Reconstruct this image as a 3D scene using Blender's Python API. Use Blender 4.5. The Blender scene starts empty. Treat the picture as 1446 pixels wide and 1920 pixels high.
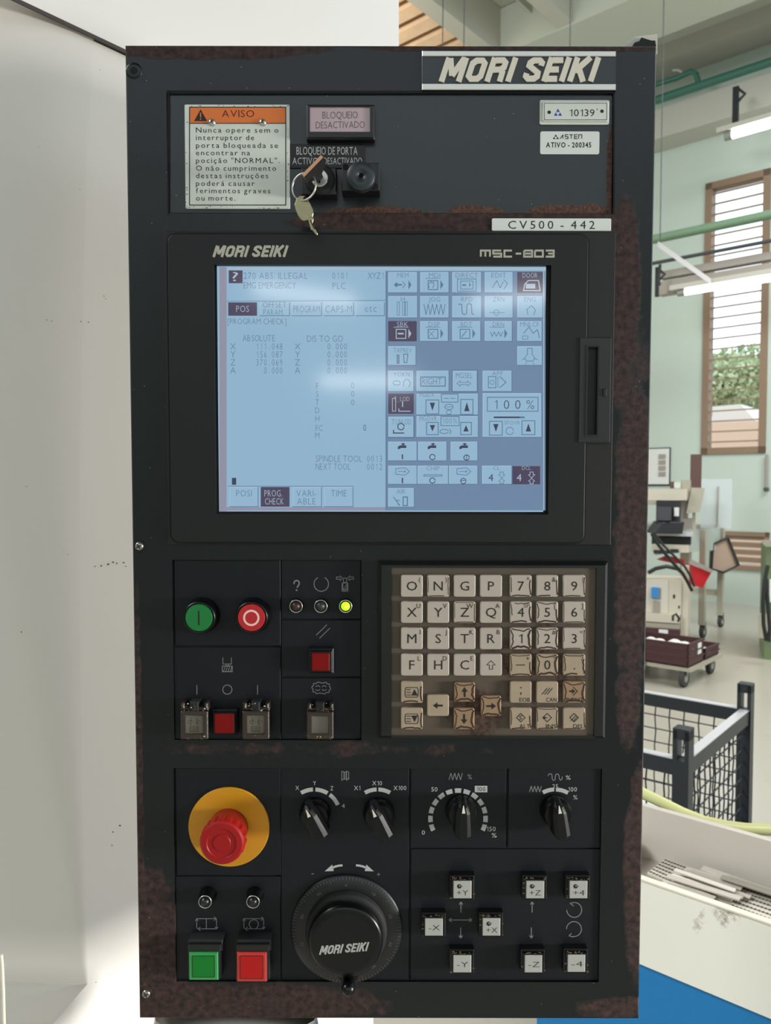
import bpy, math, random
from mathutils import Vector, Matrix
random.seed(7)
SC = bpy.context.scene
COL = SC.collection
F = 1450.0; CX, CY = 723.0, 960.0          # focal length and centre for the 1446x1920 frame
# ---------------------------------------------------------------- camera
PITCH, ROLL = math.radians(-1.6), math.radians(0.35)
CAMZ = 1.55
RC = Matrix.Rotation(math.pi/2 + PITCH, 3, 'X') @ Matrix.Rotation(ROLL, 3, 'Z')
cam_d = bpy.data.cameras.new('camera'); cam = bpy.data.objects.new('camera', cam_d); COL.objects.link(cam)
cam.matrix_world = Matrix.Translation((0, 0, CAMZ)) @ RC.to_4x4()
cam_d.sensor_fit = 'VERTICAL'; cam_d.sensor_height = 36.0; cam_d.lens = F/1920*36
cam_d.clip_start = 0.02; cam_d.clip_end = 200
cam_d.dof.use_dof = True; cam_d.dof.focus_distance = 0.5; cam_d.dof.aperture_fstop = 20
SC.camera = cam
# ---------------------------------------------------------------- world and exposure
w = bpy.data.worlds.new('overcast_sky'); SC.world = w; w.use_nodes = True
nt = w.node_tree; bg = nt.nodes['Background']
bg.inputs[0].default_value = (0.88, 0.97, 1.08, 1); bg.inputs[1].default_value = 1.95
SC.view_settings.view_transform = 'Standard'; SC.view_settings.look = 'None'
SC.view_settings.gamma = 1; SC.view_settings.use_curve_mapping = False
SC.view_settings.exposure = 0.0
SC.cycles.max_bounces = 6; SC.cycles.diffuse_bounces = 3; SC.cycles.glossy_bounces = 3; SC.cycles.transparent_max_bounces = 8
SC.cycles.use_denoising = True
SC.cycles.sample_clamp_indirect = 4
def area(name, loc, target, sx, sy, power, color=(1,1,1)):
    d = bpy.data.lights.new(name, 'AREA'); d.shape = 'RECTANGLE'; d.size = sx; d.size_y = sy; d.energy = power; d.color = color
    o = bpy.data.objects.new(name, d); COL.objects.link(o); o.location = loc
    o.rotation_euler = (Vector(target)-Vector(loc)).to_track_quat('-Z', 'Y').to_euler(); return o
# unseen area light added on the right to brighten the lower left sheet
area('right_fill', (2.6, -0.18, 1.41), (-0.25, 0.7, 0.85), 0.4, 0.4, 15, (1, 0.98, 0.95))
area('hall_fill', (5.2, 4.3, 6.9), (5.2, 4.3, 0), 4.5, 4.0, 640, (0.97, 0.99, 1))  # unseen overhead fill, added to brighten the far hall but not the panel
area('left_fill', (-5.0, 1.0, 5.9), (1.5, 2, 1), 3.0, 2.0, 560, (0.96, 0.99, 1))  # unseen fill added on the left for the trough and mint wall
bpy.data.lights['right_fill'].spread = math.radians(62)
# ---------------------------------------------------------------- maths
def rayw(px, py): return RC @ Vector(((px-CX)/F, -(py-CY)/F, -1.0))
C0 = Vector((0, 0, CAMZ))
def W(px, py, depth): return C0 + rayw(px, py)*depth
def onz(px, py, z):
    d = rayw(px, py); return C0 + d*((z-CAMZ)/d.z)
def onplane(px, py, P, n):
    d = rayw(px, py); return C0 + d*((P-C0).dot(n)/d.dot(n))
# panel frame: u right, v up, n towards the viewer, origin where the view axis meets it squarely
TH = math.radians(2.87); D = 0.5; AL = 0.0015
_u, _v, PN = Vector((1,0,0)), Vector((0,math.cos(TH),math.sin(TH))), Vector((0,-math.sin(TH),math.cos(TH)))
PU = _u*math.cos(AL) - _v*math.sin(AL); PV = _v*math.cos(AL) + _u*math.sin(AL)
PO = PN*(-D)
PANEL_M = Matrix.Translation(C0 + RC @ PO) @ (RC @ Matrix((PU, PV, PN)).transposed()).to_4x4()
def L(px, py, h=0.0):
    d = Vector(((px-CX)/F, -(py-CY)/F, -1.0)); t = (h - D)/PN.dot(d)
    q = d*t - PO; return (q.dot(PU), q.dot(PV))
def S(px, py, h=0.0):
    a = L(px, py, h); b = L(px+10, py, h); return (b[0]-a[0])/10
def LR(x0, y0, x1, y1, h=0.0):
    a = L(x0, y1, h); b = L(x1, y0, h); return (a[0], a[1], b[0], b[1])
# ---------------------------------------------------------------- materials
MATS = {}
def s2l(c): return tuple((x/255/12.92) if x/255 <= 0.04045 else ((x/255+0.055)/1.055)**2.4 for x in c)
def mat(name, rgb, rough=0.5, metal=0.0, spec=0.5, emis=0.0, bump=0.0, bscale=300, var=0.0, vscale=20, alpha=1.0, coat=0.0, ecol=None, trans=0.0):
    if name in MATS: return MATS[name]
    m = bpy.data.materials.new(name); m.use_nodes = True; t = m.node_tree; b = t.nodes['Principled BSDF']
    c = s2l(rgb)
    b.inputs['Base Color'].default_value = (*c, 1); b.inputs['Roughness'].default_value = rough
    b.inputs['Metallic'].default_value = metal; b.inputs['Specular IOR Level'].default_value = spec
    b.inputs['Coat Weight'].default_value = coat; b.inputs['Coat Roughness'].default_value = 0.08
    b.inputs['Transmission Weight'].default_value = trans
    if emis:
        b.inputs['Emission Color'].default_value = (*s2l(ecol or rgb), 1); b.inputs['Emission Strength'].default_value = emis
    if alpha < 1: b.inputs['Alpha'].default_value = alpha
    if bump or var:
        tc = t.nodes.new('ShaderNodeTexCoord')
    if bump:
        n = t.nodes.new('ShaderNodeTexNoise'); n.inputs['Scale'].default_value = bscale; n.inputs['Detail'].default_value = 2
        bp = t.nodes.new('ShaderNodeBump'); bp.inputs['Strength'].default_value = bump; bp.inputs['Distance'].default_value = 0.0006
        t.links.new(tc.outputs['Object'], n.inputs['Vector']); t.links.new(n.outputs['Fac'], bp.inputs['Height']); t.links.new(bp.outputs['Normal'], b.inputs['Normal'])
    if var:
        n2 = t.nodes.new('ShaderNodeTexNoise'); n2.inputs['Scale'].default_value = vscale; n2.inputs['Detail'].default_value = 6
        mx = t.nodes.new('ShaderNodeMix'); mx.data_type = 'RGBA'
        mx.inputs[6].default_value = (*[x*(1-var) for x in c], 1); mx.inputs[7].default_value = (*[min(1, x*(1+var)) for x in c], 1)
        t.links.new(tc.outputs['Object'], n2.inputs['Vector']); t.links.new(n2.outputs['Fac'], mx.inputs[0]); t.links.new(mx.outputs[2], b.inputs['Base Color'])
    MATS[name] = m; return m
def stain_mat(name, base, stain, blobs, rough=0.5, rough2=0.8, nscale=40, amp=0.9, bump=0.15, fleck=0.0, spec=0.5, edge=(0.0,0.25), base_bump_scale=900):
    """painted metal with rust or dirt patches of their own shape: blobs are (cx, cy, rx, ry, gain) in object metres (x, y)"""
    m = bpy.data.materials.new(name); m.use_nodes = True; t = m.node_tree; b = t.nodes['Principled BSDF']; N = t.nodes.new; K = t.links.new
    tc = N('ShaderNodeTexCoord'); sx = N('ShaderNodeSeparateXYZ'); K(tc.outputs['Object'], sx.inputs[0])
    def mth(op, a, c=None, clamp=False):
        q = N('ShaderNodeMath'); q.operation = op; q.use_clamp = clamp
        for i, x in enumerate((a, c)):
            if x is None: continue
            if isinstance(x, (int, float)): q.inputs[i].default_value = x
            else: K(x, q.inputs[i])
        return q.outputs[0]
    tot = None
    for cx, cy, rx, ry, g in blobs:
        dx = mth('POWER', mth('ABSOLUTE', mth('DIVIDE', mth('SUBTRACT', sx.outputs[0], cx), rx)), 2.0)
        dy = mth('POWER', mth('ABSOLUTE', mth('DIVIDE', mth('SUBTRACT', sx.outputs[1], cy), ry)), 2.0)
        v = mth('MULTIPLY', mth('SUBTRACT', 1.0, mth('ADD', dx, dy)), g)
        v = mth('MAXIMUM', v, -1.0)
        tot = v if tot is None else mth('MAXIMUM', tot, v)
    if tot is None: tot = mth('ADD', 0.0, -0.6)
    n = N('ShaderNodeTexNoise'); n.inputs['Scale'].default_value = nscale; n.inputs['Detail'].default_value = 8; n.inputs['Roughness'].default_value = 0.65
    K(tc.outputs['Object'], n.inputs['Vector'])
    e = mth('ADD', tot, mth('MULTIPLY', mth('SUBTRACT', n.outputs['Fac'], 0.5), amp*2))
    r = N('ShaderNodeMapRange'); r.inputs[1].default_value = edge[0]; r.inputs[2].default_value = edge[1]; K(e, r.inputs[0]); fac = r.outputs[0]
    n2 = N('ShaderNodeTexNoise'); n2.inputs['Scale'].default_value = nscale*5; n2.inputs['Detail'].default_value = 5; K(tc.outputs['Object'], n2.inputs['Vector'])
    rm = N('ShaderNodeMapRange'); rm.inputs[1].default_value = 0.34; rm.inputs[2].default_value = 0.68; K(n2.outputs['Fac'], rm.inputs[0])
    st = N('ShaderNodeMix'); st.data_type = 'RGBA'; K(rm.outputs[0], st.inputs[0])
    c0, c1 = s2l(base), s2l(stain)
    st.inputs[6].default_value = (*[x*0.35 for x in c1], 1); st.inputs[7].default_value = (*[min(1, x*1.7) for x in c1], 1)
    mx = N('ShaderNodeMix'); mx.data_type = 'RGBA'; K(fac, mx.inputs[0]); mx.inputs[6].default_value = (*c0, 1); K(st.outputs[2], mx.inputs[7])
    last = mx.outputs[2]
    if fleck:
        v = N('ShaderNodeTexVoronoi'); v.inputs['Scale'].default_value = 130; K(tc.outputs['Object'], v.inputs['Vector'])
        lt = mth('LESS_THAN', v.outputs['Distance'], fleck)
        f2 = N('ShaderNodeMix'); f2.data_type = 'RGBA'; K(lt, f2.inputs[0]); K(last, f2.inputs[6]); f2.inputs[7].default_value = (0.35, 0.33, 0.3, 1); last = f2.outputs[2]
    K(last, b.inputs['Base Color'])
    rr = N('ShaderNodeMapRange'); rr.inputs[3].default_value = rough; rr.inputs[4].default_value = rough2; K(fac, rr.inputs[0]); K(rr.outputs[0], b.inputs['Roughness'])
    b.inputs['Specular IOR Level'].default_value = spec
    n3 = N('ShaderNodeTexNoise'); n3.inputs['Scale'].default_value = base_bump_scale; n3.inputs['Detail'].default_value = 2; K(tc.outputs['Object'], n3.inputs['Vector'])
    hb = mth('ADD', mth('MULTIPLY', n3.outputs['Fac'], 0.25), mth('MULTIPLY', mth('MULTIPLY', n2.outputs['Fac'], fac), 1.2))
    bp = N('ShaderNodeBump'); bp.inputs['Strength'].default_value = bump; bp.inputs['Distance'].default_value = 0.001; K(hb, bp.inputs['Height']); K(bp.outputs['Normal'], b.inputs['Normal'])
    MATS[name] = m; return m
# ---------------------------------------------------------------- objects
def tag(o, label=None, cat=None, group=None, kind=None):
    if label: o['label'] = label
    if cat: o['category'] = cat
    if group: o['group'] = group
    if kind: o['kind'] = kind
    return o
def empty(name, loc=(0,0,0), mw=None):
    o = bpy.data.objects.new(name, None); o.empty_display_size = 0.1; COL.objects.link(o)
    if mw is not None: o.matrix_world = mw
    else: o.location = loc
    return o
class MB:
    """collects polygons with materials; build() links them as ONE mesh object"""
    def __init__(s): s.v = []; s.f = []; s.m = []; s.mats = []; s.sm = []; s.seg = None
    def mi(s, m):
        m = MATS[m] if isinstance(m, str) else m
        if m not in s.mats: s.mats.append(m)
        return s.mats.index(m)
    def face(s, pts, m, smooth=False):
        b = len(s.v); s.v.extend([tuple(p) for p in pts]); s.f.append(tuple(range(b, b+len(pts)))); s.m.append(s.mi(m)); s.sm.append(smooth)
    def grid(s, rings, m, close=True, smooth=False):
        b = len(s.v); n = len(rings[0]); k = s.mi(m)
        for r in rings: s.v.extend([tuple(p) for p in r])
        for i in range(len(rings)-1):
            for j in range(n if close else n-1):
                a, c = b+i*n+j, b+i*n+(j+1) % n
                s.f.append((a, c, c+n, a+n)); s.m.append(k); s.sm.append(smooth)
    def prism(s, pts, h0, h1, m, ch=0.0, top=None, bottom=False, smooth=False):
        """outline pts (u,v) counter-clockwise, raised h0..h1 with a chamfer"""
        cx = sum(p[0] for p in pts)/len(pts); cy = sum(p[1] for p in pts)/len(pts)
        rings = [[(p[0], p[1], h0) for p in pts]]
        if ch:
            ins = inset(pts, ch)
            rings += [[(p[0], p[1], h1-ch) for p in pts], [(p[0], p[1], h1) for p in ins]]
        else: ins = pts; rings += [[(p[0], p[1], h1) for p in pts]]
        s.grid(rings, m, smooth=smooth)
        s.face([(p[0], p[1], h1) for p in ins], top or m)
        if bottom: s.face([(p[0], p[1], h0) for p in reversed(pts)], m)
    def box(s, u0, v0, u1, v1, h0, h1, m, ch=0.0, r=0.0, top=None, bottom=True):
        pts = rrect(u0, v0, u1, v1, r) if r else [(u0,v0),(u1,v0),(u1,v1),(u0,v1)]
        s.prism(pts, h0, h1, m, ch, top, bottom)
    def lathe(s, cx, cy, prof, m, n=32, smooth=True, cap=None):
        rings = [[(cx+r*math.cos(2*math.pi*i/n), cy+r*math.sin(2*math.pi*i/n), h) for i in range(n)] for r, h in prof]
        s.grid(rings, m, smooth=smooth); s.face(rings[-1], cap or m)
    def rib(s, pts, wd, h, m, closed=False, h0=None):
        """flat (or raised, with h0) ribbon along a polyline of (u,v) points"""
        n = len(pts); lf = []; rt = []
        if n > 2 and not closed:
            for i in range(1, n-1):
                ax_, ay_ = pts[i][0]-pts[i-1][0], pts[i][1]-pts[i-1][1]; bx_, by_ = pts[i+1][0]-pts[i][0], pts[i+1][1]-pts[i][1]
                if (ax_*bx_+ay_*by_) < -0.15*math.hypot(ax_, ay_)*math.hypot(bx_, by_):
                    s.rib(pts[:i+1], wd, h, m, False, h0); s.rib(pts[i:], wd, h+4e-6, m, False, h0); return
        for i in range(n):
            a = pts[i-1] if (i > 0 or closed) else None; c = pts[(i+1) % n] if (i < n-1 or closed) else None; p = pts[i]
            def nr(q, w_):
                dx, dy = w_[0]-q[0], w_[1]-q[1]; l = math.hypot(dx, dy) or 1e-9; return (-dy/l, dx/l)
            if a is None: N1 = nr(p, c); o = N1
            elif c is None: N1 = nr(a, p); o = N1
            else:
                n1, n2 = nr(a, p), nr(p, c); sx, sy = n1[0]+n2[0], n1[1]+n2[1]; q = sx*sx+sy*sy
                k = 2/max(q, 0.8); o = (sx*k, sy*k) if q > 1e-6 else n1
            lf.append((p[0]+o[0]*wd/2, p[1]+o[1]*wd/2)); rt.append((p[0]-o[0]*wd/2, p[1]-o[1]*wd/2))
        rng = range(n if closed else n-1)
        for i in rng:
            j = (i+1) % n
            s.face([(*rt[i], h), (*rt[j], h), (*lf[j], h), (*lf[i], h)], m)
            if h0 is not None:
                s.face([(*rt[i], h0), (*rt[j], h0), (*rt[j], h), (*rt[i], h)], m); s.face([(*lf[j], h0), (*lf[i], h0), (*lf[i], h), (*lf[j], h)], m)
        if h0 is not None and not closed:
            s.face([(*lf[0], h0), (*rt[0], h0), (*rt[0], h), (*lf[0], h)], m); s.face([(*rt[-1], h0), (*lf[-1], h0), (*lf[-1], h), (*rt[-1], h)], m)
    def tube(s, pts, r, m, n=8, smooth=True, closed=False):
        pts = [Vector(p) for p in pts]; rings = []; N_ = len(pts); prev = None
        for i, p in enumerate(pts):
            if closed: d = pts[(i+1) % N_]-pts[i-1]
            else: d = pts[min(i+1, N_-1)]-pts[max(i-1, 0)]
            d.normalize()
            if prev is None:
                a = Vector((0,0,1)) if abs(d.z) < 0.9 else Vector((1,0,0)); x = d.cross(a).normalized()
            else: x = (prev - d*prev.dot(d)).normalized()
            prev = x; y = d.cross(x)
            rings.append([p + (x*math.cos(2*math.pi*k/n)+y*math.sin(2*math.pi*k/n))*r for k in range(n)])
        if closed: rings.append(rings[0])
        s.grid(rings, m, smooth=smooth)
        if not closed: s.face(list(reversed(rings[0])), m); s.face(rings[-1], m)
    def obox(s, P, a, b, c, m):
        """box from corner P and three edge vectors"""
        P, a, b, c = map(Vector, (P, a, b, c))
        q = [P, P+a, P+a+b, P+b, P+c, P+a+c, P+a+b+c, P+b+c]
        fl = a.cross(b).dot(c) < 0
        for f in ((0,3,2,1),(4,5,6,7),(0,1,5,4),(1,2,6,5),(2,3,7,6),(3,0,4,7)):
            s.face([q[i] for i in (reversed(f) if fl else f)], m)
    def build(s, name, parent=None, origin=None):
        me = bpy.data.meshes.new(name); o3 = Vector(origin) if origin is not None else Vector((0,0,0))
        vs = [tuple(Vector(p)-o3) for p in s.v] if origin is not None else s.v
        me.from_pydata(vs, [], s.f); me.polygons.foreach_set('material_index', s.m); me.polygons.foreach_set('use_smooth', s.sm)
        for m in s.mats: me.materials.append(m)
        me.update()
        o = bpy.data.objects.new(name, me); COL.objects.link(o); o.location = o3
        if parent is not None: o.parent = parent
        return o
def inset(pts, d):
    n = len(pts); out = []
    for i in range(n):
        a, p, c = pts[i-1], pts[i], pts[(i+1) % n]
        l1 = math.hypot(p[0]-a[0], p[1]-a[1]) or 1e-9; l2 = math.hypot(c[0]-p[0], c[1]-p[1]) or 1e-9
        n1 = (-(p[1]-a[1])/l1, (p[0]-a[0])/l1); n2 = (-(c[1]-p[1])/l2, (c[0]-p[0])/l2)
        sx, sy = n1[0]+n2[0], n1[1]+n2[1]; k = 2/max(sx*sx+sy*sy, 0.5)
        out.append((p[0]+sx*k*d, p[1]+sy*k*d))
    return out
def rrect(u0, v0, u1, v1, r, k=4):
    out = []
    for cx, cy, a0 in ((u1-r, v0+r, -90), (u1-r, v1-r, 0), (u0+r, v1-r, 90), (u0+r, v0+r, 180)):
        for i in range(k+1):
            a = math.radians(a0+90*i/k); out.append((cx+r*math.cos(a), cy+r*math.sin(a)))
    return out
def frame(m, u0, v0, u1, v1, i0, j0, i1, j1, h0, h1, mt, r=0.0, ch=0.0, hin=None, k=4):
    """flat frame: rounded outer rectangle, square opening"""
    if r: out = rrect(u0, v0, u1, v1, r, k)
    else: out = [(u1,v0),(u1,v1),(u0,v1),(u0,v0)]; k = 0
    ins = inset(out, ch) if ch else out
    rings = [[(*p, h0) for p in out], [(*p, h1-ch) for p in out]] + ([[(*p, h1) for p in ins]] if ch else [])
    m.grid(rings, mt)
    cor = [(i1,j0),(i1,j1),(i0,j1),(i0,j0)]
    inn = [cor[i//(k+1)] for i in range(4*(k+1))]
    n = len(ins)
    for i in range(n):
        j = (i+1) % n
        if inn[i] == inn[j]: m.face([(*ins[i], h1), (*ins[j], h1), (*inn[i], h1)], mt)
        else: m.face([(*ins[i], h1), (*ins[j], h1), (*inn[j], h1), (*inn[i], h1)], mt)
    hb = h0 if hin is None else hin
    for i in range(4):
        a, b = cor[i], cor[(i+1) % 4]
        m.face([(*b, hb), (*a, hb), (*a, h1), (*b, h1)], mt)
def holeplate(m, rect, holes, h, hw, mt, hside=None):
    us = sorted({rect[0], rect[2], *[x for q in holes for x in (q[0], q[2])]}); vs = sorted({rect[1], rect[3], *[x for q in holes for x in (q[1], q[3])]})
    for i in range(len(us)-1):
        for j in range(len(vs)-1):
            cu, cv = (us[i]+us[i+1])/2, (vs[j]+vs[j+1])/2
            if any(q[0] < cu < q[2] and q[1] < cv < q[3] for q in holes): continue
            m.face([(us[i],vs[j],h),(us[i+1],vs[j],h),(us[i+1],vs[j+1],h),(us[i],vs[j+1],h)], mt)
    for q in holes:
        c = [(q[0],q[1]),(q[2],q[1]),(q[2],q[3]),(q[0],q[3])]
        for i in range(4):
            a, b = c[i], c[(i+1) % 4]; m.face([(*a, hw), (*b, hw), (*b, h), (*a, h)], mt)
# ---------------------------------------------------------------- letters
CH = "ABCDEFGHIJKLMNOPQRSTUVWXYZabcdefghijklmnopqrstuvwxyz0123456789.,:;-+=*#/&'\"()[]{}?!%^~_|çãõá"
GL = {}
def load_glyphs(weights):
    objs = []
    for wname, off in weights.items():
        for c in CH:
            t = bpy.data.curves.new('glyph', 'FONT'); t.body = c; t.size = 1.0; t.offset = off; t.resolution_u = 2
            o = bpy.data.objects.new('glyph', t); COL.objects.link(o); objs.append((wname, c, o))
    bpy.context.view_layer.update(); dg = bpy.context.evaluated_depsgraph_get()
    for wname, c, o in objs:
        me = bpy.data.meshes.new_from_object(o.evaluated_get(dg))
        vs = [(v.co.x, v.co.y) for v in me.vertices]; fs = [tuple(p.vertices) for p in me.polygons]
        GL[wname, c] = (vs, fs, min([v[0] for v in vs], default=0), max([v[0] for v in vs], default=0.3))
        bpy.data.meshes.remove(me)
    for _, _, o in objs:
        d = o.data; bpy.data.objects.remove(o); bpy.data.curves.remove(d)
load_glyphs({'r': 0.0, 'b': 0.022, 't': -0.012})
for wn_, sw_ in (('r', .075), ('b', .12), ('t', .05)):   # a numeral one with a flag
    hh_ = GL[wn_, 'H'][0]; cp_ = max(v[1] for v in hh_)
    GL[wn_, '1'] = ([(.20,0),(.20+sw_,0),(.20+sw_,cp_),(.20,cp_),(.04,cp_*.80),(.20,cp_*.93),(.20,cp_*.93-sw_*1.1),(.04,cp_*.80-sw_*.7)], [(0,1,2,3),(7,6,5,4)], .02, .30)
CAP = max(v[1] for v in GL['r', 'H'][0])
def text(m, st, x0, y0, x1, y1, h, mt, wt='r', shear=0.0, mono=False, rise=0.0, gap=0.055):
    """writes st between pixels x0..x1 with capitals from y0 (top) to y1 (baseline) on the panel at height h; x1 None = natural width"""
    pen = 0; lay = []
    for c in st:
        if c == ' ': pen += 0.62 if mono else 0.30; continue
        vs, fs, a, b = GL[wt, c]
        if mono: lay.append((c, pen + 0.31-(a+b)/2)); pen += 0.62
        else: lay.append((c, pen - a)); pen += (b-a) + gap*2
    if not lay: return
    wd = (pen - (0 if mono else gap*2)) or 1
    o = L(x0, y1, h); top = L(x0, y0, h); sy = (top[1]-o[1])/CAP
    sx = (L(x1, y1, h)[0]-o[0])/wd if x1 is not None else sy
    k = m.mi(mt)
    for c, px in lay:
        vs, fs, a, b = GL[wt, c]; base = len(m.v)
        for x, y in vs:
            X = (x+px)*sx + shear*y*sy; m.v.append((o[0]+X, o[1]+y*sy + rise*X, h))
        for f in fs: m.f.append(tuple(base+i for i in f)); m.m.append(k); m.sm.append(False)
def R(m, pts, wpx, h, mt, closed=False, h0=None):
    q = [L(x, y, h) for x, y in pts]; m.rib(q, wpx*S(pts[0][0], pts[0][1], h), h, mt, closed, h0)
def circ(cx, cy, r, a0=0, a1=360, n=24, ry=None):
    ry = ry or r; full = abs(a1-a0) >= 360
    k = n if full else n+1
    return [(cx+r*math.cos(math.radians(a0+(a1-a0)*i/n)), cy-ry*math.sin(math.radians(a0+(a1-a0)*i/n))) for i in range(k)]
def Q(m, pts, h, mt):
    q = [(*L(x, y, h), h) for x, y in pts]
    ar = sum(q[i][0]*q[(i+1) % len(q)][1]-q[(i+1) % len(q)][0]*q[i][1] for i in range(len(q)))
    m.face(q if ar > 0 else q[::-1], mt)
def QR(m, x0, y0, x1, y1, h, mt): Q(m, [(x0,y1),(x1,y1),(x1,y0),(x0,y0)], h, mt)
def ARR(m, x0, y0, x1, y1, wp, h, mt, hd=5):
    R(m, [(x0,y0),(x1,y1)], wp, h, mt)
    a = math.atan2(y1-y0, x1-x0)
    R(m, [(x1-hd*math.cos(a-0.6), y1-hd*math.sin(a-0.6)), (x1,y1), (x1-hd*math.cos(a+0.6), y1-hd*math.sin(a+0.6))], wp, h, mt)
# heavy slanted block capitals made of strokes
BL = {'M': (1.0, [[(0.13,0),(0.13,1)],[(0.87,0),(0.87,1)],[(0.2,0.98),(0.5,0.25),(0.8,0.98)]]),
 'O': (0.78, [[(0.26,0.12),(0.52,0.12),(0.65,0.24),(0.65,0.76),(0.52,0.88),(0.26,0.88),(0.13,0.76),(0.13,0.24),(0.26,0.12)]]),
 'R': (0.80, [[(0.13,0),(0.13,1)],[(0.2,0.89),(0.54,0.89),(0.66,0.79),(0.66,0.6),(0.54,0.5),(0.2,0.5)],[(0.54,0.48),(0.66,0.38),(0.67,0)]]),
 'I': (0.27, [[(0.135,0),(0.135,1)]]),
 'S': (0.76, [[(0.64,0.66),(0.64,0.78),(0.52,0.88),(0.25,0.88),(0.13,0.78),(0.13,0.66),(0.6,0.36),(0.62,0.22),(0.5,0.12),(0.25,0.12),(0.13,0.22),(0.13,0.34)]]),
 'E': (0.66, [[(0.13,0),(0.13,1)],[(0.2,0.89),(0.66,0.89)],[(0.2,0.5),(0.6,0.5)],[(0.2,0.11),(0.66,0.11)]]),
 'K': (0.80, [[(0.13,0),(0.13,1)],[(0.2,0.42),(0.68,1)],[(0.33,0.56),(0.7,0)]])}
def block(m, st, x0, y0, x1, y1, h, mt, shear=0.28, h0=None, rise=0.0, sw=0.24, wg=0.09):
    wd = sum(0.34 if c == ' ' else BL[c][0]+wg for c in st)-wg
    o = L(x0, y1, h); hh = L(x0, y0, h)[1]-o[1]; sx = (L(x1, y1, h)[0]-o[0]-shear*hh)/wd
    pen = 0
    for c in st:
        if c == ' ': pen += 0.34; continue
        wc, strokes = BL[c]
        for k_, s_ in enumerate(strokes):
            q = [(o[0]+(pen+x)*sx+shear*y*hh, o[1]+y*hh+rise*(pen+x)*sx) for x, y in s_]
            if s_[0] == s_[-1]: m.rib(q[:-1], sw*sx, h+k_*2e-5, mt, True, h0)
            else: m.rib(q, sw*sx, h+k_*2e-5, mt, False, h0)
        pen += wc+wg
# ================================================================ materials
mat('section', (11,15,21), 0.52, spec=0.3, bump=0.10, bscale=1500)
mat('groove', (5,5,6), 0.9)
mat('blackplastic', (10,10,11), 0.42, bump=0.08, bscale=1500)
mat('bezel', (18,20,20), 0.5, spec=0.35, bump=0.12, bscale=1800)
mat('bezel_side', (23,22,22), 0.5, spec=.4)
mat('gloss_black', (6,6,7), 0.30, spec=.35)
mat('knob_black', (6,6,7), 0.48, spec=.3)
mat('matte_black', (9,9,10), 0.75)
mat('ink_white', (175,176,172), 0.6)
mat('ink_grey', (120,121,118), 0.6)
mat('ink_black', (22,18,16), 0.6)
mat('ink_red', (95,22,12), 0.6)
mat('ink_blue', (40,70,160), 0.5)
mat('silver', (190,188,180), 0.32, 0.85)
mat('dull_steel', (150,146,138), 0.35, 0.9)
mat('brass', (150,142,112), 0.38, 0.85, bump=0.2, bscale=500)
mat('copper', (190,140,105), 0.3, 0.7)
mat('white_plate', (205,208,200), 0.4, var=0.04, vscale=60)
mat('sticker', (212,215,210), 0.35)
mat('orange', (214,108,30), 0.45)
mat('green_cap', (14,112,50), 0.35)
mat('red_cap', (176,30,36), 0.35)
mat('red_lens', (105,3,5), 0.5, spec=.2, emis=0.10, ecol=(160,6,8))
mat('green_lens', (8,112,36), 0.45, spec=.25, emis=0.04, ecol=(20,140,45))
mat('green_rim', (45,150,75), 0.4)
mat('redl2', (165,16,14), 0.45, spec=.25, emis=0.06, ecol=(215,30,25))
mat('red_rim', (190,50,45), 0.4)
mat('estop', (150,16,18), 0.45, spec=.3, bump=0.05, bscale=800)
mat('estop_dark', (140,14,14), 0.4)
mat('yellow', (196,134,10), 0.45, var=0.06, vscale=30)
mat('led_on', (190,255,30), 0.3, emis=1.15, ecol=(165,240,10))
mat('led_core', (235,255,120), 0.3, emis=1.2, ecol=(215,250,70))
mat('led_dark', (52,28,24), 0.4)
mat('led_off', (44,46,42), 0.4)
mat('led_black', (18,18,17), 0.35)
mat('legend', (150,146,136), 0.4)
mat('legend_w', (165,164,158), 0.4)
mat('smoke_cover', (44,32,25), 0.4, spec=0.6, bump=0.3, bscale=500)
mat('smoke_pane', (90,80,66), 0.25, alpha=0.2)
mat('grime', (92,70,50), 0.7)
mat('keycap', (172,160,148), 0.5, var=0.06, vscale=90)  # key colour darkened to stand for shade on the lower panel
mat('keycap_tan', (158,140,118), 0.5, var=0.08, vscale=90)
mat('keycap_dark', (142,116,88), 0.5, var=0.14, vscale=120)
mat('keywear', (58,30,14), 0.7)
mat('lamp_face', (172,150,156), 0.4, emis=0.08)
mat('cream_paint', (196,190,178), 0.45)
mat('chip_white', (190,185,170), 0.8)
# rust masks follow the plate's own worn places
def blob(x, y, rx, ry, g=1.0):
    a = L(x, y); s = S(x, y); return (a[0], a[1], rx*s, ry*s, g)
PB = [blob(285,1800,75,190,.85), blob(262,1500,9,420,.6), blob(430,1882,330,42,0.9), blob(1185,1000,36,460,.75), blob(1170,560,34,220,.9), blob(1195,1640,30,220,1.0), blob(1130,470,60,70,.7),
      blob(400,92,230,20,1.2), blob(950,90,300,9,1.0), blob(780,416,260,19,1.5), blob(1060,400,120,16,1.2), blob(236,900,4,900,.5), blob(1235,900,9,1000,.7), blob(1165,1890,90,24,.7),blob(600,1405,260,14,.2)]
stain_mat('plate_paint', (12,17,20), (50,32,29), PB, rough=0.34, rough2=0.75, nscale=48, amp=1.0, bump=0.22, fleck=0.03, spec=0.4, edge=(0.05,0.35))
stain_mat('label_paint', (16,24,29), (74,44,33), [blob(890,398,60,15,1.2), blob(1080,398,100,17,1.4), blob(700,398,110,12,1.0), blob(1146,330,8,90,1.0)], rough=0.36, rough2=0.8, nscale=110, amp=1.3, bump=0.2, fleck=0.03, spec=0.6)
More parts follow.
